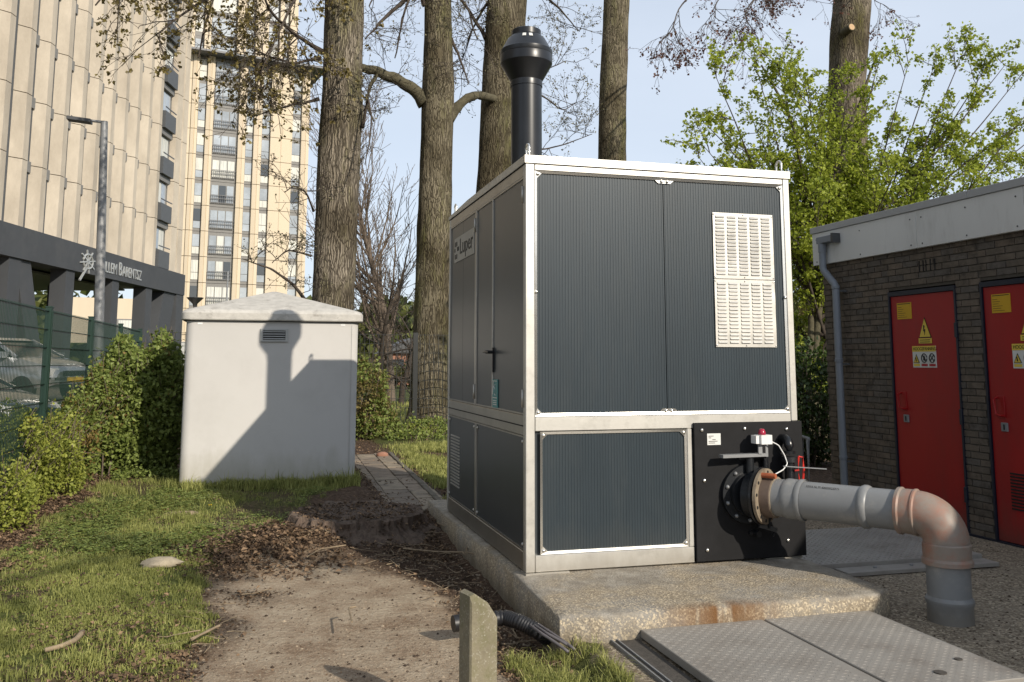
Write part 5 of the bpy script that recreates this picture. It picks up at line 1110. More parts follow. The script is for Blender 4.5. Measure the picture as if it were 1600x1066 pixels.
# bare young tree in the gap
tF = thing('tree', (5.5, 38, 0), 'small bare winter tree seen between two trunks', 'tree')
c0 = pY(612, 560, 36); mb = MB(); LV = []
prm = dict(n=[9, 7, 5, 4], wob=.07, grav=[.25, .7, .6, .4], tip=.2, rmin=.009, levels=3, kids=[40, 9, 5], start=.10, ang=36, lr=.44, rr=.42, leaves=1, tipl=1, spread=.03)
grow(mb, LV, (c0[0], 36, 0), (0.02, 0, 1), 10.2, .19, 0, prm, rg); mb.build('branches', 'twig_tan', tF, smooth=True)
for k, (xx, YY, hh_) in enumerate(((585, 31, 4.2), (628, 33, 5.2), (655, 40, 5.5))):
    c0 = pY(xx, 560, YY); t_ = thing('tree', (c0[0], YY, 0), ('low dark twiggy tree beyond the black fence, leftmost', 'dark spreading bare tree beyond the black fence, middle', 'bare tree partly behind the limbed trunk, farthest right')[k], 'tree', 'bare trees beyond the fence'); mb = MB(); LV = []
    grow(mb, LV, (c0[0], YY, 0), (0, 0, 1), hh_, .12, 0, dict(prm, n=[7, 6, 5, 4], kids=[9, 6, 4], lr=.6, ang=62, grav=[.2, .1, .1, .1], wob=.2), rg); mb.build('branches', 'twig', t_, smooth=True)

# green maple behind the shed
YM = 15.5; tM = thing('maple_tree', (8.4, YM, 0), 'leafy bright green young maple spreading behind the brick shed', 'tree')
mb = MB(); LV = []; cb0 = pY(1262, 560, YM); base = np.array([cb0[0], YM, 0.])
mpr = dict(n=[8, 6, 4], wob=.10, grav=[.25, .15, .05], tip=.3, rmin=.005, levels=2, kids=[13, 6], start=.12, ang=42, lr=.36, rr=.5, leaves=13, tipl=4, spread=.05, flat=.5)
mt_ = MB(); 
for pts in ([(1262, 640), (1268, 480), (1262, 330), (1240, 190), (1190, 100)], [(1270, 560), (1290, 400), (1310, 260), (1345, 150), (1375, 80)], [(1290, 600), (1310, 430), (1360, 330), (1430, 270)]):
    limb(mt_, [pY(a_, b_, YM) for a_, b_ in [(pts[0][0], 860)]+pts], .09, .02, 10, rg)
mt_.build('trunk', 'limb', tM, smooth=True)
ends = [(1090, 168), (1098, 215), (1092, 235), (1120, 110), (1150, 250), (1180, 85), (1165, 150), (1215, 90), (1235, 80), (1260, 95), (1285, 110), (1330, 75), (1375, 50), (1420, 60), (1460, 65), (1510, 30), (1545, 60), (1570, 65), (1600, 75), (1640, 90), (1660, 140), (1650, 190), (1680, 230), (1660, 270), (1600, 150), (1560, 190), (1500, 120), (1450, 150), (1380, 180), (1320, 180), (1240, 210), (1200, 220),
        (1610, 300), (1540, 280), (1480, 250), (1420, 290), (1350, 280), (1240, 300), (1255, 400), (1250, 480), (1235, 540), (1400, 230), (1520, 220), (1580, 240), (1450, 350), (1350, 380), (1300, 440), (1290, 300), (1260, 360), (1265, 250), (1312, 130), (1335, 165), (1300, 190), (1350, 205), (1325, 240), (1290, 215), (1360, 260), (1390, 320), (1325, 320), (1480, 330), (1560, 280)]
for k, (a_, b_) in enumerate(ends):
    b_ = b_+(38 if a_ > 1230 else 12)
    Ye = YM+rg.uniform(-1.9, 1.4); e_ = pY(a_, b_, Ye); zs = max(1.2, min(e_[2]-1.2, 1.6+rg.random()*2.6)); s0 = pY(rg.uniform(1262, 1330), 400, YM); s0[2] = zs
    m1 = s0*.5+e_*.5+np.array([0, 0, -.25+rg.normal(0, .12)]); Q = limb(mb, [s0, m1, e_], .035, .006, 7, rg)
    for j in range(20):
        i = rg.integers(5, len(Q)); t = i/len(Q); d = (e_-s0)/np.linalg.norm(e_-s0)+rg.normal(0, .75, 3)*np.array([1, 1, .6]); grow(mb, LV, Q[i], d, .75*rg.uniform(.4, 1.1), .009, 1, dict(mpr, lr=.45, kids=[0, 4]), rg)
mb.build('branches', 'twig', tM, smooth=True, kind='stuff'); leafset(LV, .068, rg, 'foliage', 'leaf_maple', tM, .85, .35, 'stuff')

# ------------------------------------------------------------------ shrubs and hedges
def bush(name, label, cat, boxes, n, size, mt, rg, group=None, mt2=None, f2=.25, stems=True, wid=.75, shell=.35):
    x0 = np.mean([b_[0] for b_ in boxes]); y0 = np.mean([b_[1] for b_ in boxes]); t_ = thing(name, (x0, y0, 0), label, cat, group)
    tot = sum(b_[3]*b_[4]*b_[5] for b_ in boxes); LV = []; mb = MB()
    for (cx, cy, cz, rx, ry, rz) in boxes:
        k = int(n*rx*ry*rz/tot)+50; D = rg.normal(0, 1, (k*2, 3)); D /= np.linalg.norm(D, axis=1)[:, None]; rad = 1-shell*rg.random(len(D))**1.5
        P_ = D*rad[:, None]; lump = .62+.72*fbm(P_[:, 0]*rx+cx, P_[:, 1]*ry+cy, P_[:, 2]*rz+cz, 3.2, 3)
        P_ = P_*lump[:, None]*np.array([rx, ry, rz])+np.array([cx, cy, cz]); keep = (P_[:, 2] > .02) & (rg.random(len(P_)) < .15+1.3*sstep(.3, .7, fbm(P_[:, 0]*rx, P_[:, 1]*ry, P_[:, 2]*rz, 7, 3))); LV.append(P_[keep])
        for j in range(int(k/110)):
            dd = rg.normal(0, 1, 3); dd[2] = abs(dd[2])*.9; dd /= np.linalg.norm(dd); p_ = np.array([cx, cy, cz])+dd*np.array([rx, ry, rz])*.8; L_ = rg.uniform(.1, .32); up_ = dd*.7+rg.normal(0, .3, 3)+[0, 0, .45]; up_ /= np.linalg.norm(up_)
            tt = rg.random(9)[:, None]; LV.append(p_+up_*L_*tt+rg.normal(0, .018, (9, 3)))
            if stems: mb.tube([p_-up_*.1, p_+up_*L_*.5, p_+up_*L_], [.005, .004, .002], 3, cap=False)
        if stems:
            for j in range(int(14*rx*ry*3)+6):
                th = rg.uniform(0, 6.28); rr = rg.random()**.5*.6; s0 = np.array([cx+rx*rr*math.cos(th)*.7, cy+ry*rr*math.sin(th)*.7, 0]); e_ = np.array([cx+rx*rr*1.3*math.cos(th), cy+ry*rr*1.3*math.sin(th), cz+rz*rg.uniform(.4, .95)])
                mb.tube(spline([s0, (s0+e_)/2+rg.normal(0, .06, 3), e_], 7), np.linspace(.011, .003, 7), 5, cap=False)
    if stems: mb.build('stems', 'twig_tan', t_, kind='stuff')
    P_ = np.concatenate(LV)
    if mt2: sel = (rg.random(len(P_)) < f2+ .9*sstep(.52, .7, fbm(P_[:, 0], P_[:, 1], P_[:, 2], 1.6))-.1); leafset([P_[sel]], size*.75, rg, 'leaf_tips', mt2, t_, wid, .1, 'stuff'); P_ = P_[~sel]
    leafset([P_], size, rg, 'foliage', mt, t_, wid, .25, 'stuff'); return t_
rg = np.random.default_rng(5)
bush('hornbeam_hedge', 'mid green hornbeam hedge with bronze tips left of the kiosk', 'hedge', [(-1.50, 13.0, .75, .50, .6, .95), (-1.85, 13.2, .9, .40, .6, .95), (-1.32, 13.2, 1.05, .32, .6, .92), (-1.62, 12.9, .45, .5, .55, .60)], 30000, .058, 'leaf_hedge', rg, None, 'leaf_hedge_br', .12)
bush('yellow_shrub', 'yellow green leafy shrub in front of the green fence at the left edge', 'shrub', [(-2.55, 10.3, .45, .50, .6, .62), (-2.2, 11.0, .45, .35, .6, .55), (-2.85, 9.7, .5, .4, .6, .6), (-2.3, 9.6, .25, .3, .5, .35)], 22000, .036, 'leaf_yellow', rg, wid=.7, shell=.6)
bush('shrub', 'brownish green shrub between hedge and yellow shrub by the second fence post', 'shrub', [(-2.15, 12.1, .55, .28, .45, .65), (-1.95, 12.6, .9, .30, .35, .60)], 9000, .045, 'leaf_hedge', rg, None, 'leaf_hedge_br', .3)
bush('ivy_ground', 'low dark leafy undergrowth at the foot of the hornbeam hedge', 'undergrowth', [(-1.35, 12.2, .06, .50, .35, .16)], 2200, .04, 'leaf_hedge', rg, stems=False)
bush('bank_shrub', 'bronze green shrub beyond the black fence right of the kiosk', 'shrub', [(pY(566, 600, 18.6)[0], 18.6, .75, .55, .6, .95), (pY(588, 600, 19)[0], 19, .3, .45, .5, .55)], 6000, .07, 'leaf_hedge', rg, None, 'leaf_brown', .5)
bush('bank_shrub', 'low weedy shrub growing along the foot of the black fence', 'shrub', [(pY(690, 660, 18)[0], 18.9, .1, .9, .3, .25), (pY(665, 660, 17)[0], 18.2, .05, .6, .4, .15)], 2200, .06, 'leaf_hedge', rg, None, 'leaf_yellow', .2)
bush('dark_hedge', 'dark shaded hedge between cabinet and brick shed', 'hedge', [(6.4, 12.3, .7, 1.0, .8, .95), (7.9, 12.3, .9, 1.0, .8, 1.0), (5.3, 13.4, .7, .8, .6, .9)], 16000, .07, 'leaf_dark', rg)
for k, (xx, YY, rr, hh_) in enumerate(((560, 54, 3.0, 1.5), (618, 62, 2.2, 1.8), (690, 52, 2.6, 1.6), (1250, 42, 5, 5.5), (1330, 40, 4, 4.5))):
    c0 = pY(xx, 560, YY); bush('far_shrub', ('far olive bush seen just right of the kiosk', 'far olive bush behind the small bare tree', 'far olive bush behind the limbed trunk', 'tall far green mass behind the maple, nearer the cabinet', 'tall far green mass behind the brick shed')[k], 'bush', [(c0[0], YY, hh_*.5, rr, 1.5, hh_*.6)], 5000, .16 if k < 3 else .22, 'leaf_far', rg, 'far bushes', 'leaf_brown', .3, stems=False)
# brick-red garden house far behind
hs = thing('garden_house', (0, 60, 0), 'small brick-red house with grey roof far behind the fence', 'house'); c0 = pY(640, 565, 60); WL[hs.name] = np.array([c0[0], 60, 0]); hs.location = (c0[0], 60, 0)
q = MB(); q.box(c0[0]-1.6, c0[0]+1.6, 60, 64, 0, 2.1); q.build('wall', 'cloth_dk', hs)
q = MB(); q.prism([(c0[0]-1.9, 2.1), (c0[0]+1.9, 2.1), (c0[0], 3.1)], 1, 59.7, 64.3); q.build('roof', 'lamp_dark', hs)
q = MB(); q.box(c0[0]-1.2, c0[0]-.4, 59.96, 60, .9, 1.7); q.build('window', 'glass', hs)
# distant wood line so that the horizon is closed by trees, not by an edge
rg = np.random.default_rng(77); q = MB(); n = 60000; an = rg.uniform(-1.2, 1.5, n); dist = rg.uniform(120, 170, n)
hgt = 5+7*fbm(an*30, 0*an, 0, 1.0); P_ = np.stack([dist*np.sin(an), dist*np.cos(an), hgt*rg.random(n)**.8], 1)
cards(q, P_, rg.normal(0, 1, (n, 3)), rg.normal(0, 1, (n, 3))+[0, 0, .5], 1.2+rg.random(n), rg, .8, .3); o = q.build('distant_wood', 'leaf_far', kind='stuff'); o['label'] = 'distant line of trees closing the horizon'

# ------------------------------------------------------------------ left apartment block on a dark portal base
ZF = 7.05
PA = pZ(0, 345, ZF)[:2]; PE = pZ(281, 428, ZF)[:2]; du_ = PE-PA; LF = np.linalg.norm(du_); du_ /= LF; nv = np.array([du_[1], -du_[0]])   # nv points to the street
if nv[0] < 0: nv = -nv
def uv(u, v, z): p = PA+du_*u+nv*v; return (p[0], p[1], z)
def u_at(px, py, v=0):
    """distance along the facade of the sight line through a pixel"""
    d = ray(px, py)[:2]; A = np.array([[du_[0], -d[0]], [du_[1], -d[1]]]); s = np.linalg.solve(A, -(PA+nv*v)); return s[0]
apt = thing('apartment_block', uv(LF, 0, 0), 'near cream apartment block with vertical fins standing on a dark portal base', 'building')
def ubox(name, mt, u0, u1, v0, v1, z0, z1, parent=None):
    q = MB(); V = [uv(u, v, z) for z in (z0, z1) for u, v in ((u0, v0), (u1, v0), (u1, v1), (u0, v1))]
    q.add(V, np.array([[3, 2, 1, 0], [4, 5, 6, 7], [0, 1, 5, 4], [1, 2, 6, 5], [2, 3, 7, 6], [3, 0, 4, 7]])); return q.build(name, mt, parent or apt)
SH = 2.8; NS = 13
edges_px = [(0, 352), (33, 356), (64.5, 362), (92, 370), (119, 379), (143, 385), (166, 391), (186, 397), (205.5, 402), (224, 408), (240, 413)]
ue = [u_at(a_, b_) for a_, b_ in edges_px]; pitch = (ue[-1]-ue[1])/9
print('facade u', [round(float(u), 2) for u in ue], 'pitch', pitch, 'LF', LF)
ubox('wall', 'bframe', -40, LF, -14, -.30, ZF, ZF+SH*NS)
fin_u = [ue[-1]-pitch*k for k in range(0, 18)]
def fin(u0, w, d=.75, z0=ZF-.05, name='concrete_fin'):
    """one storey of a fin: broad splayed side, narrow nose"""
    mb = MB(); prof = [(u0-w, -.29), (u0-w*.50, .07), (u0, .07), (u0, -.29)]; rings = []
    for z in (0, SH-.035): rings.append([uv(u, v, z) for u, v in prof])
    n = len(prof); V = rings[0]+rings[1]; F = [[i, (i+1) % n, (i+1) % n+n, i+n] for i in range(n)]
    mb.add(V, np.array(F)); mb.f.append(np.array([list(range(n))])); mb.f.append(np.array([list(range(n, 2*n))[::-1]])); return mb
fw = .84
fm = fin(0, fw).mesh('concrete_fin', 'cream', off=(PA[0], PA[1], 0))
def fins_at(u, z0, nfl):
    for k in range(nfl):
        p = uv(u, 0, z0+k*SH); o = place('concrete_fin', fm, apt, (p[0], p[1], z0+k*SH))
for i, u in enumerate(fin_u[:13]): fins_at(u, ZF-.06*0, NS if u > 0 else 7)
# dark window strips between fins
for i, u in enumerate(fin_u[:13]): ubox('window_strip', 'bpanel', u+.02, u+pitch-fw-.02, -.4, -.285, ZF, ZF+SH*NS)
for i, u in enumerate(fin_u[:10]):
    for k in range(1, NS): 
        ubox('spandrel', 'bframe', u+.01, u+pitch-fw-.01, -.295, -.20, ZF+k*SH-.35, ZF+k*SH+.12)
# balcony column near the corner, then two last fins
b0, b1 = u_at(243, 413), u_at(260, 418)
for k in range(NS):
    z = ZF+k*SH; w_ = ubox('balcony_window', 'bframe', b0, b1, -.75, -.25, z+1.05, z+2.45)
    ubox('pane', 'curtain' if k % 3 else 'glass2', b0+.15, (b0+b1)/2-.04, -.25, -.22, z+1.15, z+2.35, w_); ubox('pane', 'glass2' if k % 2 else 'curtain', (b0+b1)/2+.04, b1-.15, -.25, -.22, z+1.15, z+2.35, w_)
    ubox('balcony_panel', 'bpanel', b0, b1, -.75, .15, z+.0, z+1.02); ubox('balcony_rail', 'railing', b0, b1, .12, .17, z+1.22, z+1.28)
    ubox('spandrel', 'bframe', b0, b1, -.75, -.05, z+2.45, z+2.78)
for a_, c_2 in ((262, 272), (272.5, 281)):
    ua, ub = u_at(a_, 420), u_at(c_2, 424)
    for k in range(NS):
        mb = MB(); prof = [(ua, -.75), (ua+.2, .05), (ub-.3, .15), (ub, .0), (ub, -.75)]; n = 5
        V = [uv(u, v, z) for z in (ZF+k*SH-.05, ZF+k*SH+SH-.085) for u, v in prof]; mb.add(V, np.array([[i, (i+1) % n, (i+1) % n+n, i+n] for i in range(n)])); mb.f.append(np.array([list(range(n))])); mb.f.append(np.array([list(range(n, 2*n))[::-1]])); mb.build('concrete_fin', 'cream', apt)
# portal base
ubt = u_at(268, 460); zb_ = pY(268, 460, PE[1]-1)[2]; ZBM = 5.0
dd = uv(LF, 0, 0); ZBM = EYE + (ray(268, 460)[2]/np.linalg.norm(ray(268, 460)[:2]))*np.linalg.norm(np.array(dd[:2]))*.985
ubox('ring_beam', 'dkconc', -12, LF, -.6, .35, ZBM, ZF-.08); ubox('base_ceiling', 'bpanel', -12, LF, -14, -.6, ZBM+.4, ZBM+.7)
ubox('soffit_slats', 'bframe', -12, LF-1, -12, -3, ZBM+.2, ZBM+.3)
for xa, xb in ((-40, 22), (77, 108), (155, 179), (209, 232)):
    ua, ub = u_at(xa, 430), u_at(xb, 430)
    mid = (ua+ub)/2; w_ = .55
    ubox('column', 'dkconc', ub-min(.95, (ub-ua)*.45), ub, -.45, .25, 0, ZBM)
def strut(name, u0, z0, u1, z1, w, v0=-.7, v1=.2):
    q = MB(); V = [uv(u, v, z) for v in (v0, v1) for u, z in ((u0-w/2, z0), (u0+w/2, z0), (u1+w/2, z1), (u1-w/2, z1))]
    q.add(V, np.array([[3, 2, 1, 0], [4, 5, 6, 7], [0, 1, 5, 4], [1, 2, 6, 5], [2, 3, 7, 6], [3, 0, 4, 7]])); q.build(name, 'dkconc', apt)
strut('slanted_strut', u_at(28, 420), ZBM, u_at(62, 500), 0, 1.2); strut('slanted_strut', u_at(260, 462), ZBM, u_at(238, 510), 0, 2.0)
ubox('column', 'dkconc', LF-1.3, LF, -.6, .3, 0, ZBM)
for u in (2, 9, 17, 24): ubox('inner_column', 'dkconc', u, u+.8, -6, -5.3, 0, ZBM+.4)
# lettering and ship's-wheel emblem
def on_beam(px_, py_, v=.36):
    u = u_at(px_, py_, v); p = uv(u, v, 0); d = ray(px_, py_); z = EYE+d[2]*(p[1]/d[1]); return u, z
ul, zl = on_beam(151, 424); ur, zr = on_beam(221, 437); zt_ = on_beam(160, 408)[1]
S1 = text_obj('building_letters', 'W', 1.0, uv(ul, .36, zl), (*du_, 0), (0, 0, 1), 'letter', apt, .02)
def letters(txt, u, size, z):
    o = text_obj('building_letters', txt, size, uv(u, .37, z), (*du_, 0), (0, 0, 1), 'letter', apt, .02)
    xs_ = [Vector(v.co[:2])+Vector(WL[apt.name][:2])-Vector(PA) for v in o.data.vertices]; us = [x_.dot(Vector(du_)) for x_ in xs_]; return o, min(us), max(us)
bpy.data.objects.remove(S1)
span = ur-ul; zz = (zl+zr)/2; cap = .72
u = ul
parts_ = [('W', 1), ('ILLEM', 0), (' ', 2), ('B', 1), ('ARENTSZ', 0)]
# measure the natural width once, then scale the string to the measured span
w_tot = 0; tmp = []
for tx, big in parts_:
    if big == 2: w_tot += .45*cap; continue
    o, a_, b_ = letters(tx, 0, cap*(1.38 if big else 1.08), zz); w_tot += (b_-a_)+.10*cap; bpy.data.objects.remove(o)
k_ = span/w_tot
for tx, big in parts_:
    if big == 2: u += .45*cap*k_; continue
    sz = cap*(1.38 if big else 1.08); o, a_, b_ = letters(tx, 0, sz, zz); bpy.data.objects.remove(o)
    o = text_obj('building_letters', tx, sz, uv(u-a_*k_, .37, zz), (*du_, 0), (0, 0, 1), 'letter', apt, .02, k_); u += ((b_-a_)+.10*cap)*k_
uw, zw = on_beam(137, 409); q = MB()
for rr_, th_ in ((.34, .07), (.10, .05)):
    t_ = np.linspace(0, 2*math.pi, 33); q.tube([uv(uw+rr_*1.5*math.cos(t), .38, zw+rr_*math.sin(t)) for t in t_], th_*.7, 6, cap=False)
for k in range(8):
    t = math.pi*k/4+.2; q.bar(uv(uw, .38, zw), uv(uw+.55*1.5*math.cos(t), .38, zw+.55*math.sin(t)), .06, .06)
q.bar(uv(uw-.1, .38, zw-.3), uv(uw-.8, .38, zw-.95), .08, .08); q.build('wheel_emblem', 'letter', apt)

# ------------------------------------------------------------------ rear tower
TD = np.array([math.sin(math.radians(78)), math.cos(math.radians(78))]); TN = np.array([TD[1], -TD[0]])  # TN faces the camera
T0 = (ray(288, 500)/1.0)[:2]; T0 = T0*(95/(ray(288, 500)@FW))
def t_at(px_, py_=300):
    d = ray(px_, py_)[:2]; A = np.array([[TD[0], -d[0]], [TD[1], -d[1]]]); s = np.linalg.solve(A, -T0); return s[0]
def tp(t, v, z): p = T0+TD*t+TN*v; return (p[0], p[1], z)
tow = thing('apartment_tower', tp(0, 0, 0), 'tall cream apartment tower with grey window columns behind the kiosk', 'building')
def tbox(name, mt, t0, t1, v0, v1, z0, z1, parent=None):
    q = MB(); V = [tp(t, v, z) for z in (z0, z1) for t, v in ((t0, v0), (t1, v0), (t1, v1), (t0, v1))]
    q.add(V, np.array([[3, 2, 1, 0], [4, 5, 6, 7], [0, 1, 5, 4], [1, 2, 6, 5], [2, 3, 7, 6], [3, 0, 4, 7]])); return q.build(name, mt, parent or tow)
zroof = EYE+(ray(350, 60)[2]/np.linalg.norm(ray(350, 60)[:2]))*np.linalg.norm(np.array(tp(t_at(350), 0, 0)[:2]))
zj = EYE+(ray(300, 441)[2]/np.linalg.norm(ray(300, 441)[:2]))*np.linalg.norm(np.array(tp(t_at(300), 0, 0)[:2]))   # a joint level
zb0 = zj-math.floor(zj/SH)*SH; print('tower roof', zroof, 'joint', zj)
cols = [('fin', 288, 298.5), ('win', 298.5, 312), ('fin', 312, 323.5), ('balc', 323.5, 364.5), ('fin', 364.5, 376.5), ('win', 376.5, 389.5), ('fin', 389.5, 402), ('win', 402, 416), ('slab', 416, 450.5), ('win', 450.5, 465), ('fin', 465, 477)]
NF = int((zroof-zb0)/SH); rt = random.Random(4)
t_end = t_at(477, 400); tbox('wall', 'bframe', t_at(230, 400), t_end-.05, -14, -.9, 0, zb0+NF*SH)
tbox('base_wall', 'vent', t_at(150, 500), t_end, -.3, .6, 0, 3.6)
pane_m = {}
def upane(mt):
    if mt not in pane_m:
        q = MB(); V = [(*(TD*a+TN*b), z) for z in (0, 1) for a, b in ((0, 0), (1, 0), (1, .05), (0, .05))]
        q.add(V, np.array([[3, 2, 1, 0], [4, 5, 6, 7], [0, 1, 5, 4], [1, 2, 6, 5], [2, 3, 7, 6], [3, 0, 4, 7]])); pane_m[mt] = q.mesh('pane', mt)
    return pane_m[mt]
for kind_, xa, xb in cols:
    ta, tb_ = t_at(xa, 400), t_at(xb, 400)
    for k in range(-1 if zb0 > SH*.9 else 0, NF):
        z = zb0+k*SH
        if kind_ in ('fin', 'slab'):
            if kind_ == 'fin' or True:
                mb = MB(); md = (ta+tb_)/2; prof = [(ta, -.9), (ta, .0), (md-.05, .12 if kind_ == 'fin' else .0), (md-.02, .05), (md+.02, .05), (md+.05, .12 if kind_ == 'fin' else .0), (tb_, 0), (tb_, -.9)]; n = len(prof)
                V = [tp(t, v, z_) for z_ in (z+.03, z+SH-.03) for t, v in prof]; mb.add(V, np.array([[i, (i+1) % n, (i+1) % n+n, i+n] for i in range(n)])); mb.f.append(np.array([list(range(n))])); mb.f.append(np.array([list(range(n, 2*n))[::-1]])); mb.build('concrete_panel', 'cream2', tow)
            continue
        w_ = tbox('window_surround', 'bframe', ta+.02, tb_-.02, -.9, -.42, z+.02, z+SH-.02); W_ = tb_-ta
        if kind_ == 'win':
            up_ = rt.choice(['glass2', 'curtain', 'glass2', 'glass', 'curtain']); lw_ = rt.choice(['curtain', 'glass2', 'glass2'])
            for mt, z0_, z1_ in ((up_, 1.14, 2.45), (lw_, .34, 1.08)):
                p = tp(ta+.14, -.40, z+z0_); o = place('pane', upane(mt), w_, p, (W_-.28, W_-.28, z1_-z0_))
                o.scale = (1, 1, z1_-z0_); 
                q = None
                o.data = o.data
                # width baked through a matrix along the facade direction
                sx = W_-.28; o.scale = (1, 1, 1); bx_ = tbox('pane', mt, ta+.09, tb_-.09, -.42, -.37, z+z0_, z+z1_, w_); bpy.data.objects.remove(o)
        else:
            n_ = 3; pw = (W_-.3)/n_; style = rt.choice(['glass2', 'glass2', 'curtain'])
            for j in range(n_):
                mt = style if rt.random() < .75 else rt.choice(['glass', 'dark', 'curtain']); tbox('pane', mt, ta+.15+j*pw+.05, ta+.15+(j+1)*pw-.05, -.42, -.37, z+.45, z+2.40, w_)
            rl = MB()
            for j in range(13): t = ta+.15+j*(W_-.3)/12; rl.bar(tp(t, -.18, z+.42), tp(t, -.18, z+1.28), .035, .035)
            for zz_ in (.45, .9, 1.28): rl.bar(tp(ta+.1, -.18, z+zz_), tp(tb_-.1, -.18, z+zz_), .06, .06)
            rl.build('railing', 'railing', w_)
for k in range(0, NF): tbox('left_panel', 'cream2', t_at(225, 400), t_at(288, 400)-.05, -.85, -.1, zb0+k*SH+.03, zb0+(k+1)*SH-.03)
tbox('left_panel', 'cream2', t_at(100, 480), t_at(240, 480), -1.2, -.6, 3.4, 8)
for xa in (185, 245, 265):
    ta = t_at(xa, 470); w_ = tbox('window_surround', 'bframe', ta, ta+1.8, -.6, -.5, 3.9, 5.9); tbox('pane', 'curtain', ta+.15, ta+1.65, -.5, -.46, 4.05, 5.75, w_)
zr_ = zb0+NF*SH
tbox('roof_eave', 'railing', t_at(288, 100), t_end+1.6, -9, 1.6, zr_, zr_+.22)
# higher rear section
ts0, ts1 = t_at(230, 100), t_at(470, 100); tbox('upper_wall', 'bframe', ts0, ts1, -14, -3.6, zr_+.45, zr_+32)
for kind_, xa, xb in (('fin', 225, 270), ('win', 270, 285), ('fin', 285, 310), ('win', 310, 326), ('fin', 326, 336), ('win', 336, 378), ('fin', 378, 392), ('win', 392, 408), ('fin', 408, 428), ('win', 428, 446), ('fin', 446, 452), ('win', 452, 462), ('fin', 462, 474)):
    ta, tb_ = t_at(xa, 50), t_at(xb, 50)
    for k in range(0, 9):
        z = zr_+.5+k*SH
        if kind_ == 'fin': tbox('concrete_panel', 'cream2', ta, tb_, -3.7, -2.7, z+.03, z+SH-.03)
        else:
            w_ = tbox('window_surround', 'bframe', ta+.02, tb_-.02, -3.6, -3.3, z, z+SH-.02); tbox('pane', rt.choice(['glass2', 'glass2', 'curtain']), ta+.15, tb_-.15, -3.32, -3.25, z+.45, z+2.4, w_)

# ------------------------------------------------------------------ lamp post, bowl lamp, flagpole, cars
YL = 21.0; a_ = pY(154, 520, YL); b_ = pY(163, 190, YL); lp_ = thing('street_lamp', (a_[0]-.05, YL, 0), 'tall galvanised street lamp with flat grey head before the fins', 'street lamp')
base_ = (a_[0]-(b_[0]-a_[0])/(b_[2]-a_[2])*a_[2], YL, 0)
q = MB(); q.tube([base_, tuple((np.array(base_)+b_)/2), tuple(b_)], [.115, .10, .075], 16); q.build('pole', 'galv', lp_, smooth=True, ang=40)
h_ = pY(104, 187, YL); q = MB(); q.tube([b_+[0, 0, -.02], b_+[-.3, 0, 0]], .03, 10); q.build('arm', 'galv', lp_, smooth=True, ang=40)
q = MB(); q.obox((b_+h_)/2+[-.12, 0, .0], ((b_-h_)[0]/2-.14, 0, -.02), (0, .14, 0), (0, 0, .035)); q.obox((b_+h_)/2+[-.25, 0, .045], ((b_-h_)[0]/2-.35, 0, -.02), (0, .09, 0), (0, 0, .02)); q.build('lamp_head', 'lamp_dark', lp_)
YL2 = 34; a_ = pY(305, 466, YL2); bl = thing('bowl_lamp', (a_[0], YL2, 0), 'small conical bowl lamp on a post above the kiosk roof', 'lamp')
q = MB(); q.cyl((a_[0], YL2, 0), (a_[0], YL2, a_[2]-.25), .06, seg=12); q.build('pole', 'lamp_dark', bl, smooth=True, ang=40)
q = MB(); q.lathe([(.05, -.30), (.09, -.2), (.29, .0), (.29, .02), (.05, .02)], a_, (0, 0, 1), 20); q.build('lamp_bowl', 'lamp_dark', bl, smooth=True, ang=40)
YL3 = 40; a_ = pY(356, 424, YL3); c_3 = pY(353, 500, YL3); q = MB(); q.cyl((c_3[0], YL3, 0), tuple(a_), .06, .035, 10); o = q.build('flagpole', 'white_pl', smooth=True, ang=40); tag(o, 'thin white pole standing behind the kiosk roof', 'pole')

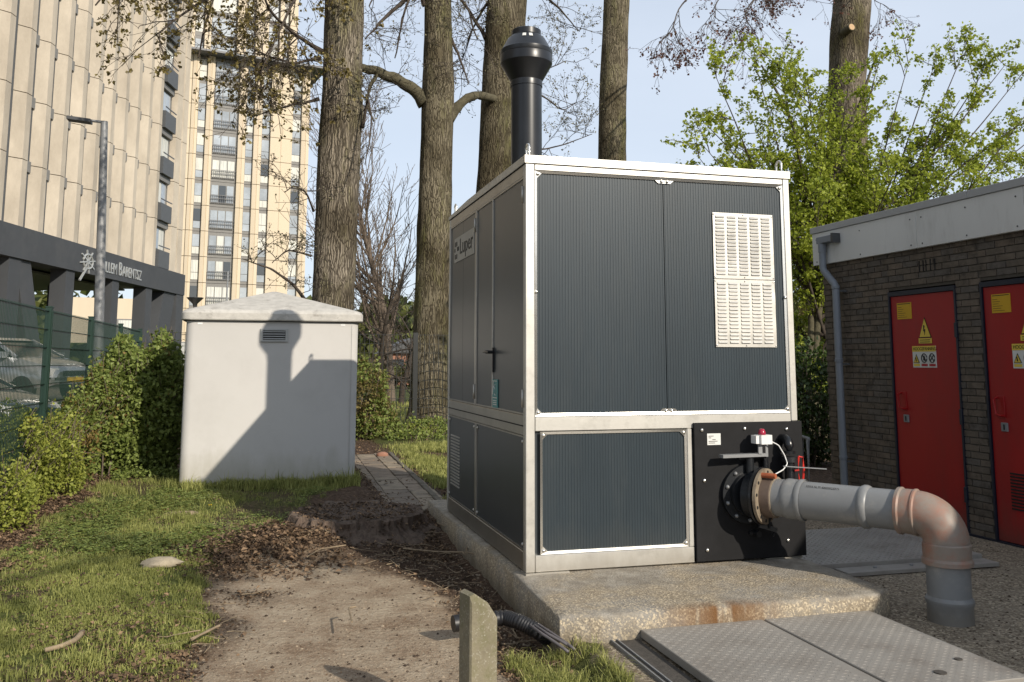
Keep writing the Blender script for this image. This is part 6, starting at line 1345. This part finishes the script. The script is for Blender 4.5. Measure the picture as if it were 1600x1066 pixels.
def car(label, paint, cx, cy, rz, group='parked cars behind the fence', z=.12):
    t_ = thing('parked_car', (cx, cy, 0), label, 'car', group); O = np.array([cx, cy, z]); ca, sa = math.cos(rz), math.sin(rz)
    def w(x, y, z): return (O[0]+x*ca-y*sa, O[1]+x*sa+y*ca, O[2]+z)
    # stations along the length: (x, half width low, z low, shoulder z, half width top)
    q = MB(); st_ = [(-2.0, .70, .35, .72, .62), (-1.95, .80, .25, .88, .72), (-1.5, .85, .18, .95, .80), (-.6, .86, .18, .96, .81), (.6, .86, .18, .93, .80), (1.1, .86, .18, .90, .78), (1.6, .84, .2, .78, .74), (1.95, .76, .25, .66, .62), (2.05, .66, .3, .58, .52)]
    rings = []
    for x, wl, zl_, zs_, wt in st_: rings.append([w(x, -wl*.92, zl_), w(x, -wl, zl_+.15), w(x, -wl, zs_-.2), w(x, -wt, zs_), w(x, -wt*.5, zs_+.03), w(x, wt*.5, zs_+.03), w(x, wt, zs_), w(x, wl, zs_-.2), w(x, wl, zl_+.15), w(x, wl*.92, zl_)])
    loft(q, rings); q.f.append(np.array([list(range(9, -1, -1))])); q.build('body', paint, t_, smooth=True, ang=35)
    def gh(zb, zt, k, name, mt, inset):
        q = MB(); b = [(-1.75, .74), (1.0, .76)]; tp_ = [(-1.35, .58), (.15, .58)]; i_ = inset
        V = [w(-1.78+i_, -.74+i_, zb), w(1.02-i_, -.76+i_, zb), w(1.02-i_, .76-i_, zb), w(-1.78+i_, .74-i_, zb), w(-1.40+i_, -.58+i_, zt), w(.18-i_, -.58+i_, zt), w(.18-i_, .58-i_, zt), w(-1.40+i_, .58-i_, zt)]
        q.add(V, np.array([[3, 2, 1, 0], [4, 5, 6, 7], [0, 1, 5, 4], [1, 2, 6, 5], [2, 3, 7, 6], [3, 0, 4, 7]])); q.build(name, mt, t_)
    gh(.93, 1.33, 0, 'side_window', 'car_glass', 0)
    q = MB(); loft(q, [[w(-1.45, -.60, 1.33), w(.25, -.60, 1.33), w(.25, .60, 1.33), w(-1.45, .60, 1.33)], [w(-1.3, -.52, 1.39), w(.05, -.52, 1.39), w(.05, .52, 1.39), w(-1.3, .52, 1.39)]]); q.build('roof', paint, t_)
    q = MB()
    for sy in (-1, 1):
        for (xa, xb) in ((1.0, .2), (-.35, -.42), (-1.75, -1.38)): q.bar(w(xa, sy*.765, .93), w(xb, sy*.595, 1.34), .07, .06)
    q.build('pillar', paint, t_)
    for x in (-1.3, 1.3):
        for sy in (-1, 1):
            q = MB(); c_ = w(x, sy*.72, .18); ax_ = (-sa*sy, ca*sy, 0); q.lathe([(.12, -.02), (.30, -.02), (.31, .03), (.31, .15), (.27, .17), (.2, .17)], c_, ax_, 24); wh = q.build('wheel', 'tyre', t_, smooth=True, ang=40)
            q = MB(); q.lathe([(.02, .17), (.2, .165), (.2, .16)], c_, ax_, 16); q.build('rim', 'galv', wh)
    for sy in (-1, 1):
        q = MB(); q.obox(w(1.86, sy*.58, .60), (.13*ca, .13*sa, -.03), (-.14*sa, .14*ca, 0), (0, 0, .08)); q.build('headlight', 'white_pl', t_)
        q = MB(); q.obox(w(.75, sy*.90, .98), (.08*ca, .08*sa, 0), (-.10*sa, .10*ca, 0), (0, 0, .07)); q.build('wing_mirror', paint, t_)
    q = MB(); q.obox(w(2.06, 0, .40), (.015*ca, .015*sa, 0), (-.26*sa, .26*ca, 0), (0, 0, .055)); q.build('number_plate', 'plate', t_)
    q = MB(); q.obox(w(2.03, 0, .54), (.02*ca, .02*sa, 0), (-.42*sa, .42*ca, 0), (0, 0, .06)); q.obox(w(2.05, 0, .25), (.02*ca, .02*sa, 0), (-.5*sa, .5*ca, 0), (0, 0, .05)); q.build('grille', 'black_pl', t_)
    return t_
ce = pY(118, 590, 23.6); ra = math.radians(-30); car('silver hatchback parked behind the green mesh fence', 'car_silver', ce[0]-2.05*math.cos(ra), 23.6-2.05*math.sin(ra), ra, z=.72)
ce = pY(62, 600, 18.2); ra = math.radians(-24); car('dark car parked nearest the green fence at the left edge', 'car_dark', ce[0]-2.05*math.cos(ra), 18.2-2.05*math.sin(ra), ra, z=.10)

# ------------------------------------------------------------------ trees outside the frame that throw the dappled shade, the tall one added
rg = np.random.default_rng(99)
for k, (xt, yt, pts, lab) in enumerate(((.6, -5.0, [(.6, -5, 5.2), (2.4, -4.4, 5.8), (4.0, -3.8, 6.4), (5.0, -3.4, 6.6)], 'tree behind the viewer with a long limb shading the lawn'),)):
    t_ = thing('tree', (xt, yt, 0), lab, 'tree'); q = MB(); q.tube(spline([(xt, yt, 0), (xt, yt, 3), (xt+.1, yt, 10)], 20), np.linspace(.25, .15, 20), 16); q.build('trunk', 'bark', t_, smooth=True)
    mb = MB(); LV = []; Q = limb(mb, pts, .07, .02, 8, rg); sprigs(mb, LV, Q, dict(spr, leaves=2), rg, 13, 1.0, .1, .014)
    mb.build('branches', 'limb', t_, kind='stuff'); leafset(LV, .08, rg, 'young_leaves', 'bud_olive', t_, .9, .2, 'stuff')
t_ = thing('tree', (-2.6, 1.6, 0), 'unseen very tall tree added beside the viewer to shade the near fins', 'tree'); TX, TY = -2.6, 1.6; q = MB(); q.tube(spline([(TX, TY, 0), (TX, TY, 12), (TX+.3, TY, 33)], 20), np.linspace(.45, .15, 20), 16); q.build('trunk', 'bark', t_, smooth=True)  # unseen tree, added to throw dappled shade on the near fins
mb = MB(); LV = []
for k in range(44):
    z0 = rg.uniform(19, 31); an = rg.uniform(0, 6.28); e_ = np.array([TX+4.2*math.cos(an), TY+4.2*math.sin(an), z0+rg.uniform(0, 2.5)]); Q = limb(mb, [(TX, TY, z0), (np.array([TX, TY, z0])+e_)/2+[0, 0, .4], e_], .09, .02, 6, rg)
    sprigs(mb, LV, Q, dict(spr, leaves=3, spread=.1), rg, 9, 1.7, -.1, .02)
mb.build('branches', 'limb', t_, kind='stuff'); leafset(LV, .19, rg, 'young_leaves', 'bud_olive', t_, .9, .2, 'stuff')
